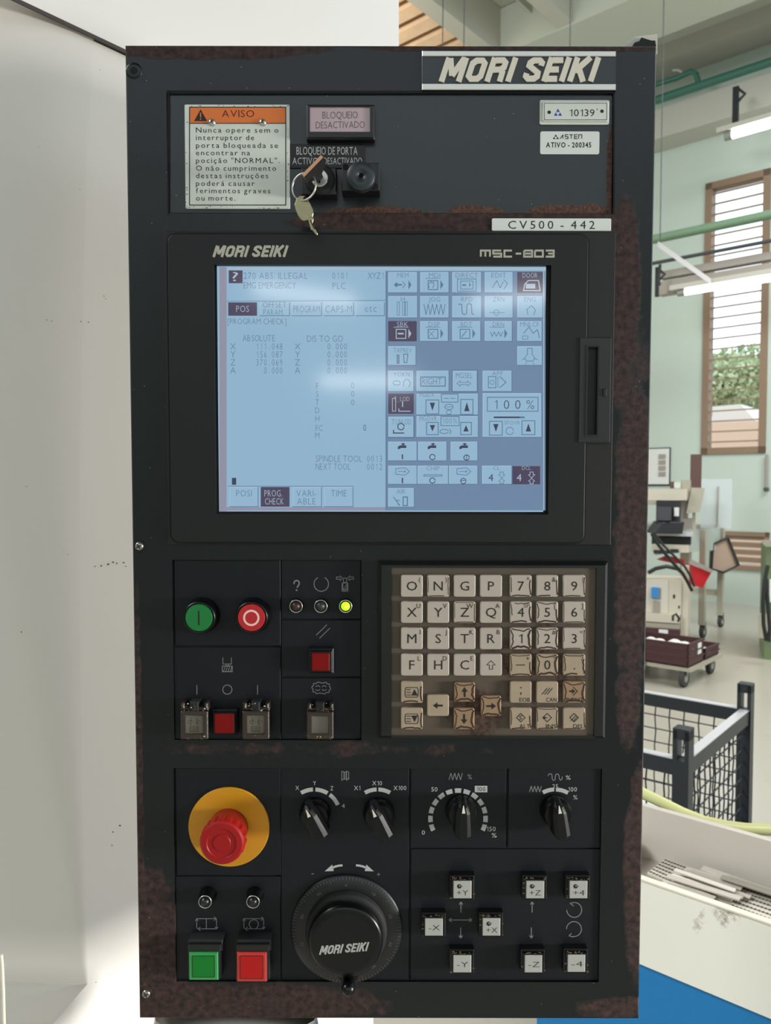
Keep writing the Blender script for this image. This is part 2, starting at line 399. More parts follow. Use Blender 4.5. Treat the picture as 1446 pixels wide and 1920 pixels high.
stain_mat('membrane', (80,68,56), (66,46,34), [blob(890,1330,60,60,.45), blob(1000,1240,100,80,.25), blob(895,1160,40,30,.2)], rough=0.6, nscale=70, amp=0.6, bump=0.15)
stain_mat('drive_paint', (27,27,28), (60,52,48), [], rough=0.45)
# ================================================================ control panel
P = empty('control_panel', mw=PANEL_M)
tag(P, 'black rust-worn machine control panel with screen, keypad, knobs and buttons', 'control panel')
a = [L(234,84), L(1231,86), L(1199,1913), L(262,1908)]
PU0, PU1 = (a[0][0]+a[3][0])/2, (a[1][0]+a[2][0])/2; PV1, PV0 = (a[0][1]+a[1][1])/2, (a[2][1]+a[3][1])/2
ZS = -0.0014
H_label = LR(316,173,1152,401,ZS); H_scr = LR(318,437,1152,1019); H_left = LR(328,1050,678,1386,ZS); H_bot = LR(331,1440,1128,1838,ZS)
m = MB(); k = 0.0009
holeplate(m, (PU0+k, PV0+k, PU1-k, PV1-k), [H_label, H_left, H_bot], 0.0, ZS-0.0002, 'plate_paint')
o4 = [(PU1,PV0),(PU1,PV1),(PU0,PV1),(PU0,PV0)]
m.grid([[(*q, -0.018) for q in o4], [(*q, -k) for q in o4], [(PU1-k,PV0+k,0),(PU1-k,PV1-k,0),(PU0+k,PV1-k,0),(PU0+k,PV0+k,0)]], 'plate_paint')
m.face([(*q, -0.018) for q in reversed(o4)], 'plate_paint')
m.build('front_plate', P)
m = MB(); m.box(PU0+.003, PV0+.004, PU1+.0006, PV1-.0015, -0.09, -0.0165, 'cream_paint'); m.build('housing', P)
# torn bracket on the back top right corner, arm and feet under the box
m = MB(); hb = -0.022
q = [L(1158,92,hb), L(1192,68,hb), L(1233,64,hb), L(1233,100,hb), L(1158,100,hb)]
ar = sum(q[i][0]*q[(i+1)%5][1]-q[(i+1)%5][0]*q[i][1] for i in range(5)); q = q if ar > 0 else q[::-1]
m.prism(q, hb-.004, hb, 'cream_paint', bottom=True); br = m.build('corner_bracket', P); tag(br, 'cream bracket behind the top right corner')
m = MB(); h2 = hb+.0015
q = [L(*p, h2) for p in ((1184,90),(1190,80),(1199,77),(1203,70),(1212,73),(1222,76),(1229,76),(1231,90))]; q = q[::-1]
m.prism(q, hb, h2, 'matte_black', bottom=True); m.build('foam_pad', P)
m = MB(); a0 = L(290,1905,-.05); a1 = L(600,1905,-.05)
cx = (a0[0]+a1[0])/2; rr = (a1[0]-a0[0])/2
ring = lambda v, r, cz: [(cx+r*math.cos(2*math.pi*i/24), v, cz+r*.34*math.sin(2*math.pi*i/24)) for i in range(24)]
m.grid([ring(a0[1]+.004, rr*.97, -.045), ring(a0[1]-.006, rr, -.045), ring(a0[1]-.018, rr*.9, -.045), ring(a0[1]-.03, rr*.45, -.03), ring(a0[1]-.3, rr*.45, -.03)][::-1], 'dull_steel', smooth=True)
m.build('support_column', P)
# ---- label section plate
m = MB(); k = .0004; m.box(H_label[0]+k, H_label[1]+k, H_label[2]-k, H_label[3]-k, ZS-.0012, ZS, 'label_paint', ch=.0003); m.build('label_plate', P)
m = MB(); QR(m, 312,170,1154,175, .0001, 'groove'); QR(m, 314,172,317,403, .0001, 'groove'); QR(m,1150,172,1153,402,.0001,'groove'); m.build('groove', P)
# ---- panel screws
for x, y in ((262,1024), (275,1862)):
    c = L(x, y); m = MB(); m.lathe(c[0], c[1], [(.0040,0),(.0038,.0007)], 'plate_paint', 20)
    m.lathe(c[0], c[1], [(.0028,.0004),(.0027,.0014),(.0020,.0021),(.0008,.0023)], 'dull_steel', 16)
    for t in (0.5, 2.07):
        dx, dy = .0018*math.cos(t), .0018*math.sin(t); m.rib([(c[0]-dx,c[1]-dy),(c[0]+dx,c[1]+dy)], .0006, .00236, 'groove')
    m.build('screw', P)
c = L(251,133); m = MB(); m.lathe(c[0], c[1], [(.0052,.00002),(.0050,.0003),(.0030,.0003)], 'plate_paint', 20); m.lathe(c[0], c[1], [(.0025,.00032),(.0022,.00034)], 'groove', 16); m.build('screw_hole', P)
# ---- brand plate
m = MB(); r = LR(791,95,1156,169,.0016); m.box(*r, 0, .0016, 'label_paint', ch=.0002); bp = m.build('brand_plate', P)
m = MB()
for y0, y1 in ((95.5,105),(157,168)):
    m = MB(); q = LR(791.5,y0,1155.5,y1,.0024); m.box(*q, .0016, .0024, 'silver', ch=.0003); m.build('trim_strip', bp)
m = MB(); block(m, 'MORI SEIKI', 822, 108, 1128, 153, .0026, 'ivory' if 'ivory' in MATS else mat('ivory', (214,206,190), 0.45), h0=.0016, shear=0.33, rise=0.004); m.build('lettering', bp)
# ---- warning plate
h = ZS+.0012; m = MB(); m.box(*LR(348,196,543,391,h), ZS, h, 'white_plate', ch=.0002, r=.0008); wp = m.build('warning_plate', P); tag(wp, 'white plate headed AVISO with an orange band')
m = MB(); e = h+.00005
QR(m, 356,201.5,536,231, e, 'orange')
R(m, [(355.5,201),(536,201),(536,384.5),(355.5,384.5)], 1.7, e+.00003, 'ink_black', True); R(m, [(356,231.3),(536,231.3)], 1.5, e+.00003, 'ink_black')
Q(m, [(364,227),(388.5,227),(376.3,205)], e+.00003, 'ink_black')
R(m, [(376.3,211),(376.3,220)], 2.2, e+.00006, 'orange'); QR(m, 375,222,377.6,224.3, e+.00006, 'orange')
text(m, 'AVISO', 416,206.5,477,219.5, e+.00003, 'ink_red')
for st, y, x1 in (('Nunca opere sem o',248.5,522.5),('interruptor de',262.6,476.6),('porta bloqueada se',277.2,521.5),('encontrar na',291,469),('pocição "NORMAL".',305.5,524.3),('O não cumprimento',320,518),('destas instruções',334,503),('poderá causar',348.4,477.6),('ferimentos graves',362.2,507),('ou morte.',376,441.3)):
    text(m, st, 367.6, y-9.6, x1, y, e+.00003, 'ink_black', gap=.10)
random.seed(3)
for i in range(46):
    x = random.uniform(350,541); y = random.choice((random.uniform(386,391), random.uniform(385.5,390.5), random.uniform(197,200)))
    if i % 3 == 0: x = random.choice((random.uniform(348.6,352), random.uniform(538,542))); y = random.uniform(210,390)
    s_ = random.uniform(.5,1.5); QR(m, x-s_, y-s_*.6, x+s_, y+s_*.6, e+.00008, 'grime')
m.build('print', wp)
for x, y in ((398,230),(493,230)):
    c = L(x,y,h); m = MB(); m.lathe(c[0],c[1],[(.0023,h),(.0022,h+.0006),(.0016,h+.0013),(.0006,h+.0016)],'silver',18)
    for t in (0.6,2.17):
        dx,dy=.0013*math.cos(t),.0013*math.sin(t); m.rib([(c[0]-dx,c[1]-dy),(c[0]+dx,c[1]+dy)],.0005,h+.00165,'groove')
    m.build('screw', wp)
# ---- indicator window
hb = ZS+.006; m = MB(); r = LR(574,195,703,258,hb); i_ = LR(581,200,694,247,hb)
frame(m, r[0],r[1]-.0008,r[2],r[3], *i_, ZS, hb, 'blackplastic', r=.001, ch=.0012, hin=ZS+.003)
il = m.build('indicator_lamp', P)
m = MB(); m.box(*LR(580,199,695,248,hb-.001), ZS, hb-.001, 'lamp_face'); lf = m.build('lens', il)
m = MB(); e = hb-.0009
text(m,'BLOQUEIO',605,209.5,671,222.5,e,'lcd_t' if 0 else mat('lamp_ink',(92,78,84),.6),'t',rise=.012); text(m,'DESACTIVADO',592.5,228,684,241,e,'lamp_ink','t',rise=.012)
m.build('print', il)
# ---- engraved strip above the key switch
h = ZS+.001; m = MB(); m.box(*LR(544,270,685,315,h), ZS, h, 'gloss_black', ch=.0002); st_ = m.build('engraved_strip', P)
m = MB(); e = h+.00006
text(m,'BLOQUEIO DE PORTA',556,275.5,670.5,290,e,'ink_white'); text(m,'ACTIVO',548.5,295.5,596,308,e,'ink_white'); text(m,'DESACTIVADO',607,295.5,679,308,e,'ink_white')
m.build('print', st_)
# ---- key switch and buzzer
hk = ZS+.010; m = MB(); m.box(*LR(565,314,631,364,hk), ZS, hk, 'blackplastic', ch=.0006); ks = m.build('key_switch', P)
c = L(600,337,hk); m = MB(); m.lathe(c[0],c[1],[(.0095,hk),(.0092,hk+.002),(.0078,hk+.0026)],'matte_black',32); m.lathe(c[0],c[1],[(.0055,hk+.0022),(.0053,hk+.0034),(.0048,hk+.0036)],'silver',28)
m.box(c[0]-.0006,c[1]-.0035,c[0]+.0006,c[1]+.0035,hk+.003,hk+.0038,'groove'); m.build('lock_cylinder', ks)
hz = ZS+.012; m = MB(); m.box(*LR(641,305,712,357,hz), ZS, hz, 'blackplastic', ch=.0005); bz = m.build('buzzer', P)
c = L(677,329,hz+.006); m = MB(); m.lathe(c[0],c[1],[(.0086,hz),(.0088,hz+.005),(.0084,hz+.006),(.0016,hz+.006),(.0014,hz+.0045)],mat('buzzer_face',(34,40,44),.45),40,cap='groove'); m.build('cap', bz)
for x,y in ((648,313),(704,350)):
    c = L(x,y,hz); m = MB(); m.lathe(c[0],c[1],[(.0019,hz),(.0018,hz+.0004)],'groove',14); m.build('screw', bz)
# ---- asset tag and stickers
h = ZS+.0022; m = MB(); m.box(*LR(1012,188,1143,233,ZS+.001), ZS, ZS+.001, 'white_plate', r=.001); m.box(*LR(1017,190,1142,227,h), ZS+.001, h, 'white_plate', ch=.0004, r=.001); at_ = m.build('asset_tag', P); tag(at_, 'raised white number tag reading 10139')
m = MB(); e = h+.00005
R(m,[(1021,193.5),(1138,193.5),(1138,224.5),(1021,224.5)],.9,e,'ink_black',True)
for x,y in ((1030,210.5),(1129,208.5)): Q(m,circ(x,y,3.4,n=12),e,'ink_black')
for dx,dy in ((0,0),(-4,7),(4,7)): Q(m,[(1046.5+dx-3.6,210+dy),(1046.5+dx+3.6,210+dy),(1046.5+dx,203.6+dy)],e,'ink_blue')
text(m,'10139',1068,205,1115,218,e,'ink_black'); text(m,"'",1119,204,1120.5,213,e,'ink_black'); m.build('print', at_)
h = ZS+.0003; m = MB(); m.box(*LR(1013,246.5,1124.5,289,h), ZS, h, 'sticker', r=.0012); sk = m.build('sticker', P); tag(sk, 'white sticker reading ATIVO 200345')
m = MB(); e = h+.00005
for dx,dy in ((0,0),(-3.2,4.4),(3.2,4.4)): Q(m,[(1042.5+dx-2.6,256.3+dy),(1042.5+dx+2.6,256.3+dy),(1042.5+dx,252+dy)],e,'ink_black')
x=1051.0
for st in ([[(0,1),(.75,0)],[(.75,0),(.75,1)]],[[(1,0),(.1,0),(.1,.5),(.9,.5),(.9,1),(0,1)]],[[(0,0),(1,0)],[(.5,0),(.5,1)]],[[(1,0),(.1,0),(.1,1),(1,1)],[(.1,.5),(.9,.5)]],[[(0,1),(0,0),(.9,0),(.9,1)]]):
    for q in st: R(m,[(x+p[0]*6.4,252.6+p[1]*7.4) for p in q],1.5,e,'ink_black')
    x += 8.6
text(m,'ATIVO - 200345',1024,267,1109,276.3,e,'ink_black','b'); m.build('print', sk)
h = .0008; m = MB(); m.box(*LR(922.5,409.5,1146.5,432.5,h), 0, h, 'sticker', r=.0008, ch=.0002); nb = m.build('number_plate', P); tag(nb, 'white strip reading CV500-442')
m = MB(); text(m,'CV500 - 442',953,414,1115.5,429,h+.00005,'ink_black',gap=.13); m.build('print', nb)
# ================================================================ screen unit
hs, hz = .0022, .0042
hole = LR(405,497,1034,964,hz)
m = MB(); r = LR(315,435,1155,1021,hs); frame(m, *r, *hole, 0, hs, 'bezel_side', ch=.0004, r=.0006)
su = m.build('screen_unit', P); tag(su, 'black monitor frame with a lit screen')
m = MB(); r = LR(321,439,1104,1017,hz); frame(m, *r, *hole, hs-.0008, hz, 'bezel', r=.0055, ch=.0005, hin=.0002, k=6); m.build('bezel', su)
m = MB(); q = rrect(r[0]-.0005, r[1]-.0005, r[2]+.0005, r[3]+.0005, .006, 6); m.rib(q, .0012, hs+.0002, 'groove', True); m.build('groove', su)
m = MB(); block(m,'MORI SEIKI',398,460.5,542,482,hz+.0001,mat('logo_grey',(172,168,154),.5),shear=.33,rise=.004); m.build('lettering', su); m = MB()
def square(m,glyphs,x0,y0,x1,y1,h,mt,wpx):
    n=len(glyphs); cw=(x1-x0)/n
    for i,g in enumerate(glyphs):
        for q in g: R(m,[(x0+i*cw+p[0]*(cw-wpx*1.5)+wpx/2, y0+wpx/2+p[1]*(y1-y0-wpx)) for p in q],wpx,h,mt)
square(m,[[[(0,1),(0,0),(1.15,0),(1.15,1)],[(.57,0),(.57,1)]],[[(1.2,0),(.2,0),(.2,.5),(1.2,.5),(1.2,1),(.2,1)]],[[(1.2,0),(.25,0),(.25,1),(1.2,1)]],[[(.3,.5),(1,.5)]],[[(0,0),(1,0),(1,1),(0,1),(0,0)],[(0,.5),(1,.5)]],[[(0,0),(1,0),(1,1),(0,1),(0,0)]],[[(0,0),(1,0),(1,1),(0,1)],[(.3,.5),(1,.5)]]],900,468,1042,483,hz+.0001,'logo_grey',3.6)
m.build('lettering', su)
# dents in the film at the bezel's left edge
m = MB()
for x,y in ((342,692),(344,891),(343,968),(338,472)):
    c=L(x,y,hz); m.lathe(c[0],c[1],[(.0020,hz-.0001),(.0012,hz+.0001),(.0004,hz-.0001)],'bezel',12)
m.build('film_blister', su)
# floppy drive at the right edge
hd = .0050; m = MB(); fr = LR(1085,633,1147,830,hd); sl = LR(1101,651,1121,815,hd)
frame(m,*fr,*sl,hs-.001,hd,'drive_paint',ch=.0003,hin=hs-.002,r=.0003); dd = m.build('disk_drive', su)
m = MB(); m.box(sl[0],sl[1],sl[2],sl[3],hs-.003,hs-.0018,'groove'); m.build('slot', dd)
m = MB(); m.box(*LR(1131,729,1138,743,hd+.001),hd,hd+.001,'blackplastic',ch=.0003); m.build('eject_button', dd)
m = MB(); q=LR(1097,647,1125,819,hd+.0004); frame(m,*q,*LR(1100,650,1122,816,hd+.0004),hd-.0004,hd+.0004,'bezel_side'); m.build('slot_rim', dd)
# ---- the display
mat('lcd_base',(0,0,0),.09,spec=.8,emis=.84,ecol=(150,188,216))
mat('lcd_edge',(0,0,0),.09,spec=.8,emis=.84,ecol=(150,150,172))
mat('lcd_panel',(0,0,0),.09,spec=.8,emis=.84,ecol=(112,138,172))
mat('lcd_btn',(0,0,0),.09,spec=.8,emis=.84,ecol=(152,190,218))
mat('lcd_top',(0,0,0),.09,spec=.8,emis=.84,ecol=(166,192,210))
mat('lcd_line',(0,0,0),.09,spec=.8,emis=.84,ecol=(92,118,156))
mat('lcd_text',(0,0,0),.09,spec=.8,emis=.84,ecol=(100,122,156))
mat('lcd_hi',(0,0,0),.09,spec=.8,emis=.84,ecol=(182,204,224))
mat('lcd_dark',(0,0,0),.09,spec=.8,emis=.84,ecol=(74,62,92))
mat('lcd_ink',(0,0,0),.09,spec=.8,emis=.84,ecol=(58,60,88))
mat('lcd_light',(0,0,0),.09,spec=.8,emis=.84,ecol=(176,192,212))
h = .0006; DX = lambda y: (y-500)*-0.0  # display stands square on the panel
m = MB(); q = LR(405,497,1034,964,hz); m.box(q[0]-.002,q[1]-.002,q[2]+.002,q[3]+.002,.0001,h-.0003,'matte_black'); 
r = LR(411,500,1024,959,h); m.box(*r,h-.0003,h,'lcd_base'); dp = m.build('display', su)
e1,e2,e3,e4 = h+.00003,h+.00006,h+.00009,h+.00012
m = MB(); QR(m,411.5,500.5,425,958.5,e1,'lcd_edge'); QR(m,425,500.5,1023.5,506,e1,'lcd_top')
QR(m,723,508,1023,957,e1,'lcd_panel'); QR(m,425,951,723,957,e1,'lcd_edge')
R(m,[(724.5,508),(724.5,957)],1.6,e2,'lcd_line'); R(m,[(1019.5,508),(1019.5,957)],1.2,e2,'lcd_hi')
m.build('screen_field', dp)
m = MB()
def B(x0,y0,x1,y1,dark=False,mt=None):
    QR(m,x0,y0,x1,y1,e2,mt or ('lcd_dark' if dark else 'lcd_btn'))
    if not dark: R(m,[(x0,y1),(x1,y1),(x1,y0)],1.3,e3,'lcd_line'); R(m,[(x0+1,y1-2),(x0+1,y0+1),(x1-2,y0+1)],.8,e3,'lcd_hi')
T = lambda s_,x0,y0,x1,y1,mt='lcd_text': text(m,s_,x0,y0,x1,y1,e4,mt,'t',gap=.07)
TM = lambda s_,x0,y0,x1,y1,mt='lcd_text': text(m,s_,x0,y0,x1,y1,e4,mt,'t',mono=True)
QR(m,429,507,455,531,e2,'lcd_dark'); text(m,'?',436,510,447,527,e4,'lcd_light')
T('270 ABS. ILLEGAL',457,511,577,523); TM('0101',622,511,654,523); TM('XYZ1',690,511,722,523); T('EMG EMERGENCY',457,529,555,541); TM('PLC',622,530,648,542)
R(m,[(425,565),(723,563)],1,e3,'lcd_line')
for x0,x1,st in ((428,482,'POS'),(487,543,'OFFSET'),(547,603,'PROGRAM'),(607,663,'CAPS-M'),(667,721,'etc')):
    B(x0,567,x1,592,st=='POS')
    if st=='OFFSET': T('OFFSET',493,566,537,577); T('PARAM.',494,580,532,591)
    elif st=='POS': T('POS',443,573,467,585,'lcd_light')
    elif st=='etc': T('etc',684,571,706,585)
    else: T(st,x0+3,573,x1-3,586)
T('[PROGRAM CHECK]',427,597,537,608); TM('ABSOLUTE',455,628,517,640); T('DIS TO GO',576,629,643,641)
for i,(n_,a_) in enumerate((('X','111.048'),('Y','156.087'),('Z','370.069'),('A','0.000'))):
    y=643.5+i*15; TM(n_,432,y,442,y+12); TM(a_,531-7.4*len(a_),y,531,y+12); TM(n_,553,y,563,y+12); TM('0.000',613,y,652,y+12)
for i,n_ in enumerate('FSTDH'): TM(n_,591,718+i*15.3,599,729+i*15.3)
T('FC',592,797,605,808); TM('M',591,811,599,822); TM('0',657,717,666,728); TM('0',657,733,666,744); TM('0',657,749,666,760); TM('0',680,796,688,808,'lcd_ink')
T('SPINDLE TOOL',592,854,679,866); TM('0013',687,854,718,866); T('NEXT TOOL',592,869,657,881); TM('0012',687,869,718,881)
QR(m,435,896,443,909,e2,'lcd_ink'); R(m,[(427,911.5),(663,911.5)],1,e3,'lcd_line')
for x0,x1,a_,b_ in ((430,484,'POSI',''),(489,543,'PROG.','CHECK'),(549,603,'VARI-','ABLE'),(608,662,'TIME','')):
    d=a_=='PROG.'; B(x0,913,x1,950,d); c_='lcd_light' if d else 'lcd_text'
    if b_: T(a_,x0+7,919,x0+(40 if d else 44),931,c_); T(b_,x0+8,934,x0+43,946,c_)
    else: T(a_,x0+13,919,x0+42,931,c_)
m.build('screen_text', dp)
m = MB()
rows={1:(510,549),2:(555,596),3:(602,640)}; cols=((728,783),(788,842),(848,903),(909,962),(970,1018))
nm={1:('MEM','MDI','DIRECT','EDIT','DOOR'),2:('H','JOG','RPD','ZRN','ENG'),3:('SBK','DSP','BDT','DRN','MNLCF')}
I='lcd_line'; K_='lcd_ink'
for rw,(y0,y1) in rows.items():
    for c_,(x0,x1) in enumerate(cols):
        if rw==3: x1-=1.5
        d=(rw,c_) in ((3,0),(1,4)); B(x0,y0,x1,y1,d); t_=nm[rw][c_]; wd=7*len(t_); xc=(x0+x1)/2
        T(t_,xc-wd/2,y0+1.5,xc+wd/2,y0+10.5,'lcd_light' if d else 'lcd_text')
def I_(pts,wp=1.3,mt=I,cl=False): R(m,pts,wp,e4,mt,cl)
def tri(x,y,s_,mt=I): Q(m,[(x,y-s_),(x,y+s_),(x+s_*.62,y)],e4,mt)
ARR(m,754,534,740,534,3,e4,I,6); I_([(755,528),(760,534),(755,540)]); tri(766,534,9)
for x0,d in ((788,0),(728,91.5),(788,91.5),(848,91.5),(908,91.5)):
    yc=534+d; mt='lcd_light' if (x0==728) else I; tri(x0+38,yc,9,mt)
    if x0!=908: I_([(x0+15,yc-8),(x0+33,yc-8),(x0+33,yc+9),(x0+15,yc+9)],1.6,mt,True)
    I_([(x0+10,yc-12),(x0+38,yc-12)],1,mt)
I_([(805,540),(803,533),(806,531),(808,527),(810,531),(813,528),(814,536),(811,540)],1.2)
QR(m,746,624,757,627,e4,'lcd_light'); I_([(803,620),(815,632)],1); I_([(815,620),(803,632)],1); I_([(866,632),(875,620)],1.6)
I_([(920,622),(923,631),(927,622),(931,631),(935,622),(939,631),(943,622)],1.3)
I_([(858,523),(893,523),(893,546),(858,546)],1.2,I,True); I_([(864,527),(887,527),(887,542),(864,542)],1.2,I,True); tri(880,534,5); QR(m,867,533,874,536,e4,I)
I_([(923,540),(932,526),(938,540),(944,528)]); I_([(945,524),(952,532),(945,542)])
I_([(982,545),(984,533),(991,526),(1010,526),(1013,545)],2,'lcd_light',True); QR(m,986,532,1004,541,e4,'lcd_light')
for x in (745,755,760): I_([(x,566),(x+4,566),(x+4,591),(x,591)],1,I,True)
I_([(795+i*4,(590 if i%2 else 570)) for i in range(11)],1.3)
I_([(860,572),(862,570),(866,571),(867,588),(871,590),(875,588),(876,571),(880,569),(884,571),(885,588),(889,590)],1.6)
I_(circ(931,586,5),1); I_([(918,586),(947,586)],1); I_([(990,590),(988,580),(992,577),(997,573),(1001,577),(1004,582),(1001,591)],1.3)
I_([(982,625),(992,613),(1000,625),(1008,618),(1012,634)],1.4); I_([(980,630),(990,630),(990,636),(980,636)],1,I,True)
B(728,649,780,685); T('TAPREV',738,652,772,661); I_([(745,666),(748,666),(748,681),(745,681)],2,I,True); I_([(757,664),(765,664),(763,680),(758,680)],1.6,I,True)
B(970,649,1017,685); I_([(989,653),(989,664),(984,672),(988,677),(999,677),(1003,672),(998,664),(998,653)],1.2,I,True)
for a0,a1,b0,b1 in ((979,675,984,672),(1003,672,1009,675),(985,683,988,679),(999,679,1002,683)): I_([(a0,a1),(b0,b1)],1)
B(728,695,776,734); T('YOKN',738,698,768,706); I_(circ(744,718,7,ry=4),1.3); I_([(757,725),(757,716),(761,711),(766,712),(770,718),(767,726)],1.3)
B(781,695,842,734); I_([(789,707),(835,707),(835,724),(789,724)],1.8,I,True); T('RIGHT',792,709,828,721)
B(849,695,895,734); I_([(848,694),(896,694),(896,735),(848,735)],1.6,I,True); T('MGSEL',855,699,886,709); I_([(857,719),(863,714),(863,717),(877,717),(877,714),(883,719),(877,724),(877,721),(863,721),(863,724)],1,I,True)
B(905,695,960,734); T('APF',923,696,943,704); I_([(916,706),(930,706),(930,727),(916,727)],1.4,I,True); I_(circ(923,717,4),1); I_([(937,706),(949,717),(937,727)],1.5); I_([(934,706),(934,727)],1)
B(728,738,776,776,True); T('T_LOD',739,744,768,752,'lcd_light'); I_([(736,747),(742,747),(742,771),(736,771)],1.2,'lcd_light',True); I_([(755,752),(755,763)],2,'lcd_light'); I_([(748,766),(748,771),(770,771)],1.6,'lcd_light')
B(781,738,897,778); T('MGIDX',787,736,814,744); I_([(828,739),(859,739),(859,754),(828,754)],1.4,I,True); I_([(833,747),(842,747)],1.2); I_([(845,747),(854,747)],1.2)
for x0,y0,x1,y1,up in ((799,750,823,776,0),(864,749,887,777,1),(800,792,822,815,0),(864,792,884,815,1),(918,790,942,816,0),(979,789,1003,815,1)):
    I_([(x0,y0),(x1,y0),(x1,y1),(x0,y1)],1.5,I,True); xc=(x0+x1)/2; a_,b_=(y0+5,y1-6)
    Q(m,[(xc-5,b_ if up else a_),(xc+5,b_ if up else a_),(xc,a_ if up else b_)],e4,K_)
I_(circ(842,763,8,ry=5),1.2); I_(circ(842,773,5,ry=4),1.1); I_([(834,763),(850,763)],1)
B(728,781,776,820); I_([(727,780),(777,780),(777,821),(727,821)],1.4,I,True); T('T.UNLOD',735,786,771,796); I_(circ(752,800,6),1.8,K_); I_([(738,806),(738,812),(758,812)],2,K_)
B(781,780,897,820); T('MGOVR',787,780,819,789); I_([(827,781),(861,781),(861,798),(827,798)],1.4,I,True); T('100%',830,784,857,794); I_(circ(833,809,8,ry=4),1.3); I_([(843,804),(846,809),(843,814)],1.3)
B(905,737,1016,820); I_([(914,745),(1009,745),(1009,771),(914,771)],1.5,I,True); text(m,'100%',927,750,1002,767,e4,K_,'t',gap=.22); QR(m,926,781,975,784,e4,K_); QR(m,975,781,984,784,e4,I)
T('SPOVR',946,789,975,796); I_(circ(956,808,7),1.2)
for x0,x1 in ((728,782),(784,838),(845,896)):
    B(x0,828,x1,864); xc=(x0+x1)/2-1; Q(m,[(xc-8,842),(xc-8,838),(xc-4,835),(xc+8,835),(xc+8,840),(xc-2,840),(xc-5,842)],e4,K_); QR(m,xc-1,831,xc+5,834,e4,K_); QR(m,xc+1,833,xc+3,836,e4,K_)
QR(m,753.5,852,756,861,e4,K_); I_(circ(811,857,5),1.6,K_); I_(circ(875,858,5),1.6,K_); I_([(875,853),(875,863)],1.2,K_)
for x0,x1 in ((728,782),(783,841),(842,896),(904,960)): B(x0,873,x1,908)
B(961,874,1013,908,True)
for x in (742,857): I_([(x,879),(x+18,877),(x+26,884),(x+18,891),(x,889)],1.2,I,True); ARR(m,x+4,884,x+19,884,1,e4,I,4)
QR(m,753.5,896,756,906,e4,K_); T('CHIP',800,874,824,882); I_([(795,890),(829,890),(829,893),(795,893)],1.2,I,True); I_(circ(811,901,5),1.6,K_); I_(circ(869,902,5),1.5,K_); I_([(865,901),(873,901)],1.2,K_)
T('CL.',925,874,940,881); T('DCL.',979,874,997,881,'lcd_light'); text(m,'4',916,889,925,902,e4,K_); text(m,'4',969,889,978,902,e4,'lcd_light')
for x,mt in ((941,I),(997,'lcd_light')):
    I_([(x-3,885),(x+3,885),(x+3,890),(x+6,890),(x,896),(x-6,890),(x-3,890)],1.1,mt,True); I_([(x-3,907),(x+3,907),(x+3,902),(x+6,902),(x,897),(x-6,902),(x-3,902)],1.1,mt,True)
B(728,915,777,951); T('AIR',744,917,760,926); I_([(738,932),(750,948)],1.5); I_([(750,938),(744,938),(748,948)],1.3); I_([(756,932),(764,932),(764,948),(756,948)],2,I,True)
m.build('screen_icons', dp)
# ================================================================ section plates
SEC = {'A':(328,1050,526,1211),'B':(328,1213,526,1386),'C':(528,1050,677,1160.5),'D':(528,1162.5,677,1269),'E':(528,1271,677,1386),
 'F':(331,1440,526,1641),'G':(331,1643,526,1838),'H':(528,1440,767.5,1838),'I':(769.5,1440,950,1590),'J':(952,1440,1128,1590),'K':(769.5,1592,1128,1838)}
SP = {}
g = .00035
for kk,(x0,y0,x1,y1) in SEC.items():
    r = LR(x0,y0,x1,y1,ZS); m = MB(); m.box(r[0]+g*.5,r[1]+g*.5,r[2]-g*.5,r[3]-g*.5,ZS-.0016,ZS,'section',ch=.0002); SP[kk]=m.build('section_plate',P)
m = MB(); r=LR(326,1048,680,1388,ZS); m.box(*r,ZS-.0022,ZS-.0012,'groove'); r=LR(329,1438,1131,1840,ZS); m.box(*r,ZS-.0022,ZS-.0012,'groove'); m.build('backing_plate',P)
E = ZS+.00006; IW='ink_white'; IG='ink_grey'
# markings per section
m = MB()
R(m,[(418,1233),(418,1245),(434,1245),(434,1233)],1.2,E,IG); R(m,[(424,1245),(424,1248),(429,1248),(429,1245)],1,E,IG); R(m,[(417,1249),(435.5,1249),(435.5,1259.5),(417,1259.5)],1.3,E,IG,True)
for i in range(4): R(m,[(419+i*4.2,1259),(422.5+i*4.2,1250)],1.1,E,IG)
R(m,[(369.3,1284.5),(369.3,1302.5)],1.4,E,IG); R(m,[(483,1284.5),(483,1302.5)],1.4,E,IG); R(m,circ(426.4,1293,8.6),1.4,E,IG,True)
m.build('marking',SP['B'])
m = MB(); R(m,circ(556.3,1093.5,5,200,-20,n=10)+[(557,1102)],2.4,E,IG); Q(m,circ(556.3,1106.5,1.8,n=8),E,IG)
R(m,circ(602.5,1095,13.6,-242,62,n=26),1.4,E,IG)
R(m,[(643,1093),(651,1093),(651,1106),(643,1106)],1.1,E,IG,True); R(m,[(641.5,1093),(641.5,1108.5),(652.5,1108.5),(652.5,1093)],1.1,E,IG); R(m,[(643,1107),(651,1095)],1.2,E,IG); R(m,[(646,1108),(652,1100)],1.2,E,IG)
R(m,[(644,1084),(650,1084),(650,1092),(644,1092)],1.1,E,IG,True)
for s_ in (-1,1):
    X=lambda x: 647+s_*(x-647)
    R(m,[(X(652),1084),(X(656),1079.5),(X(656),1082),(X(663),1082),(X(663),1086),(X(656),1086),(X(656),1089)],1.1,E,IG,True)
m.build('marking',SP['C'])
m = MB(); R(m,[(593,1191),(613,1171.5)],1.3,E,IG); R(m,[(599,1197),(619,1177.5)],1.3,E,IG); m.build('marking',SP['D'])
m = MB(); pts=[]
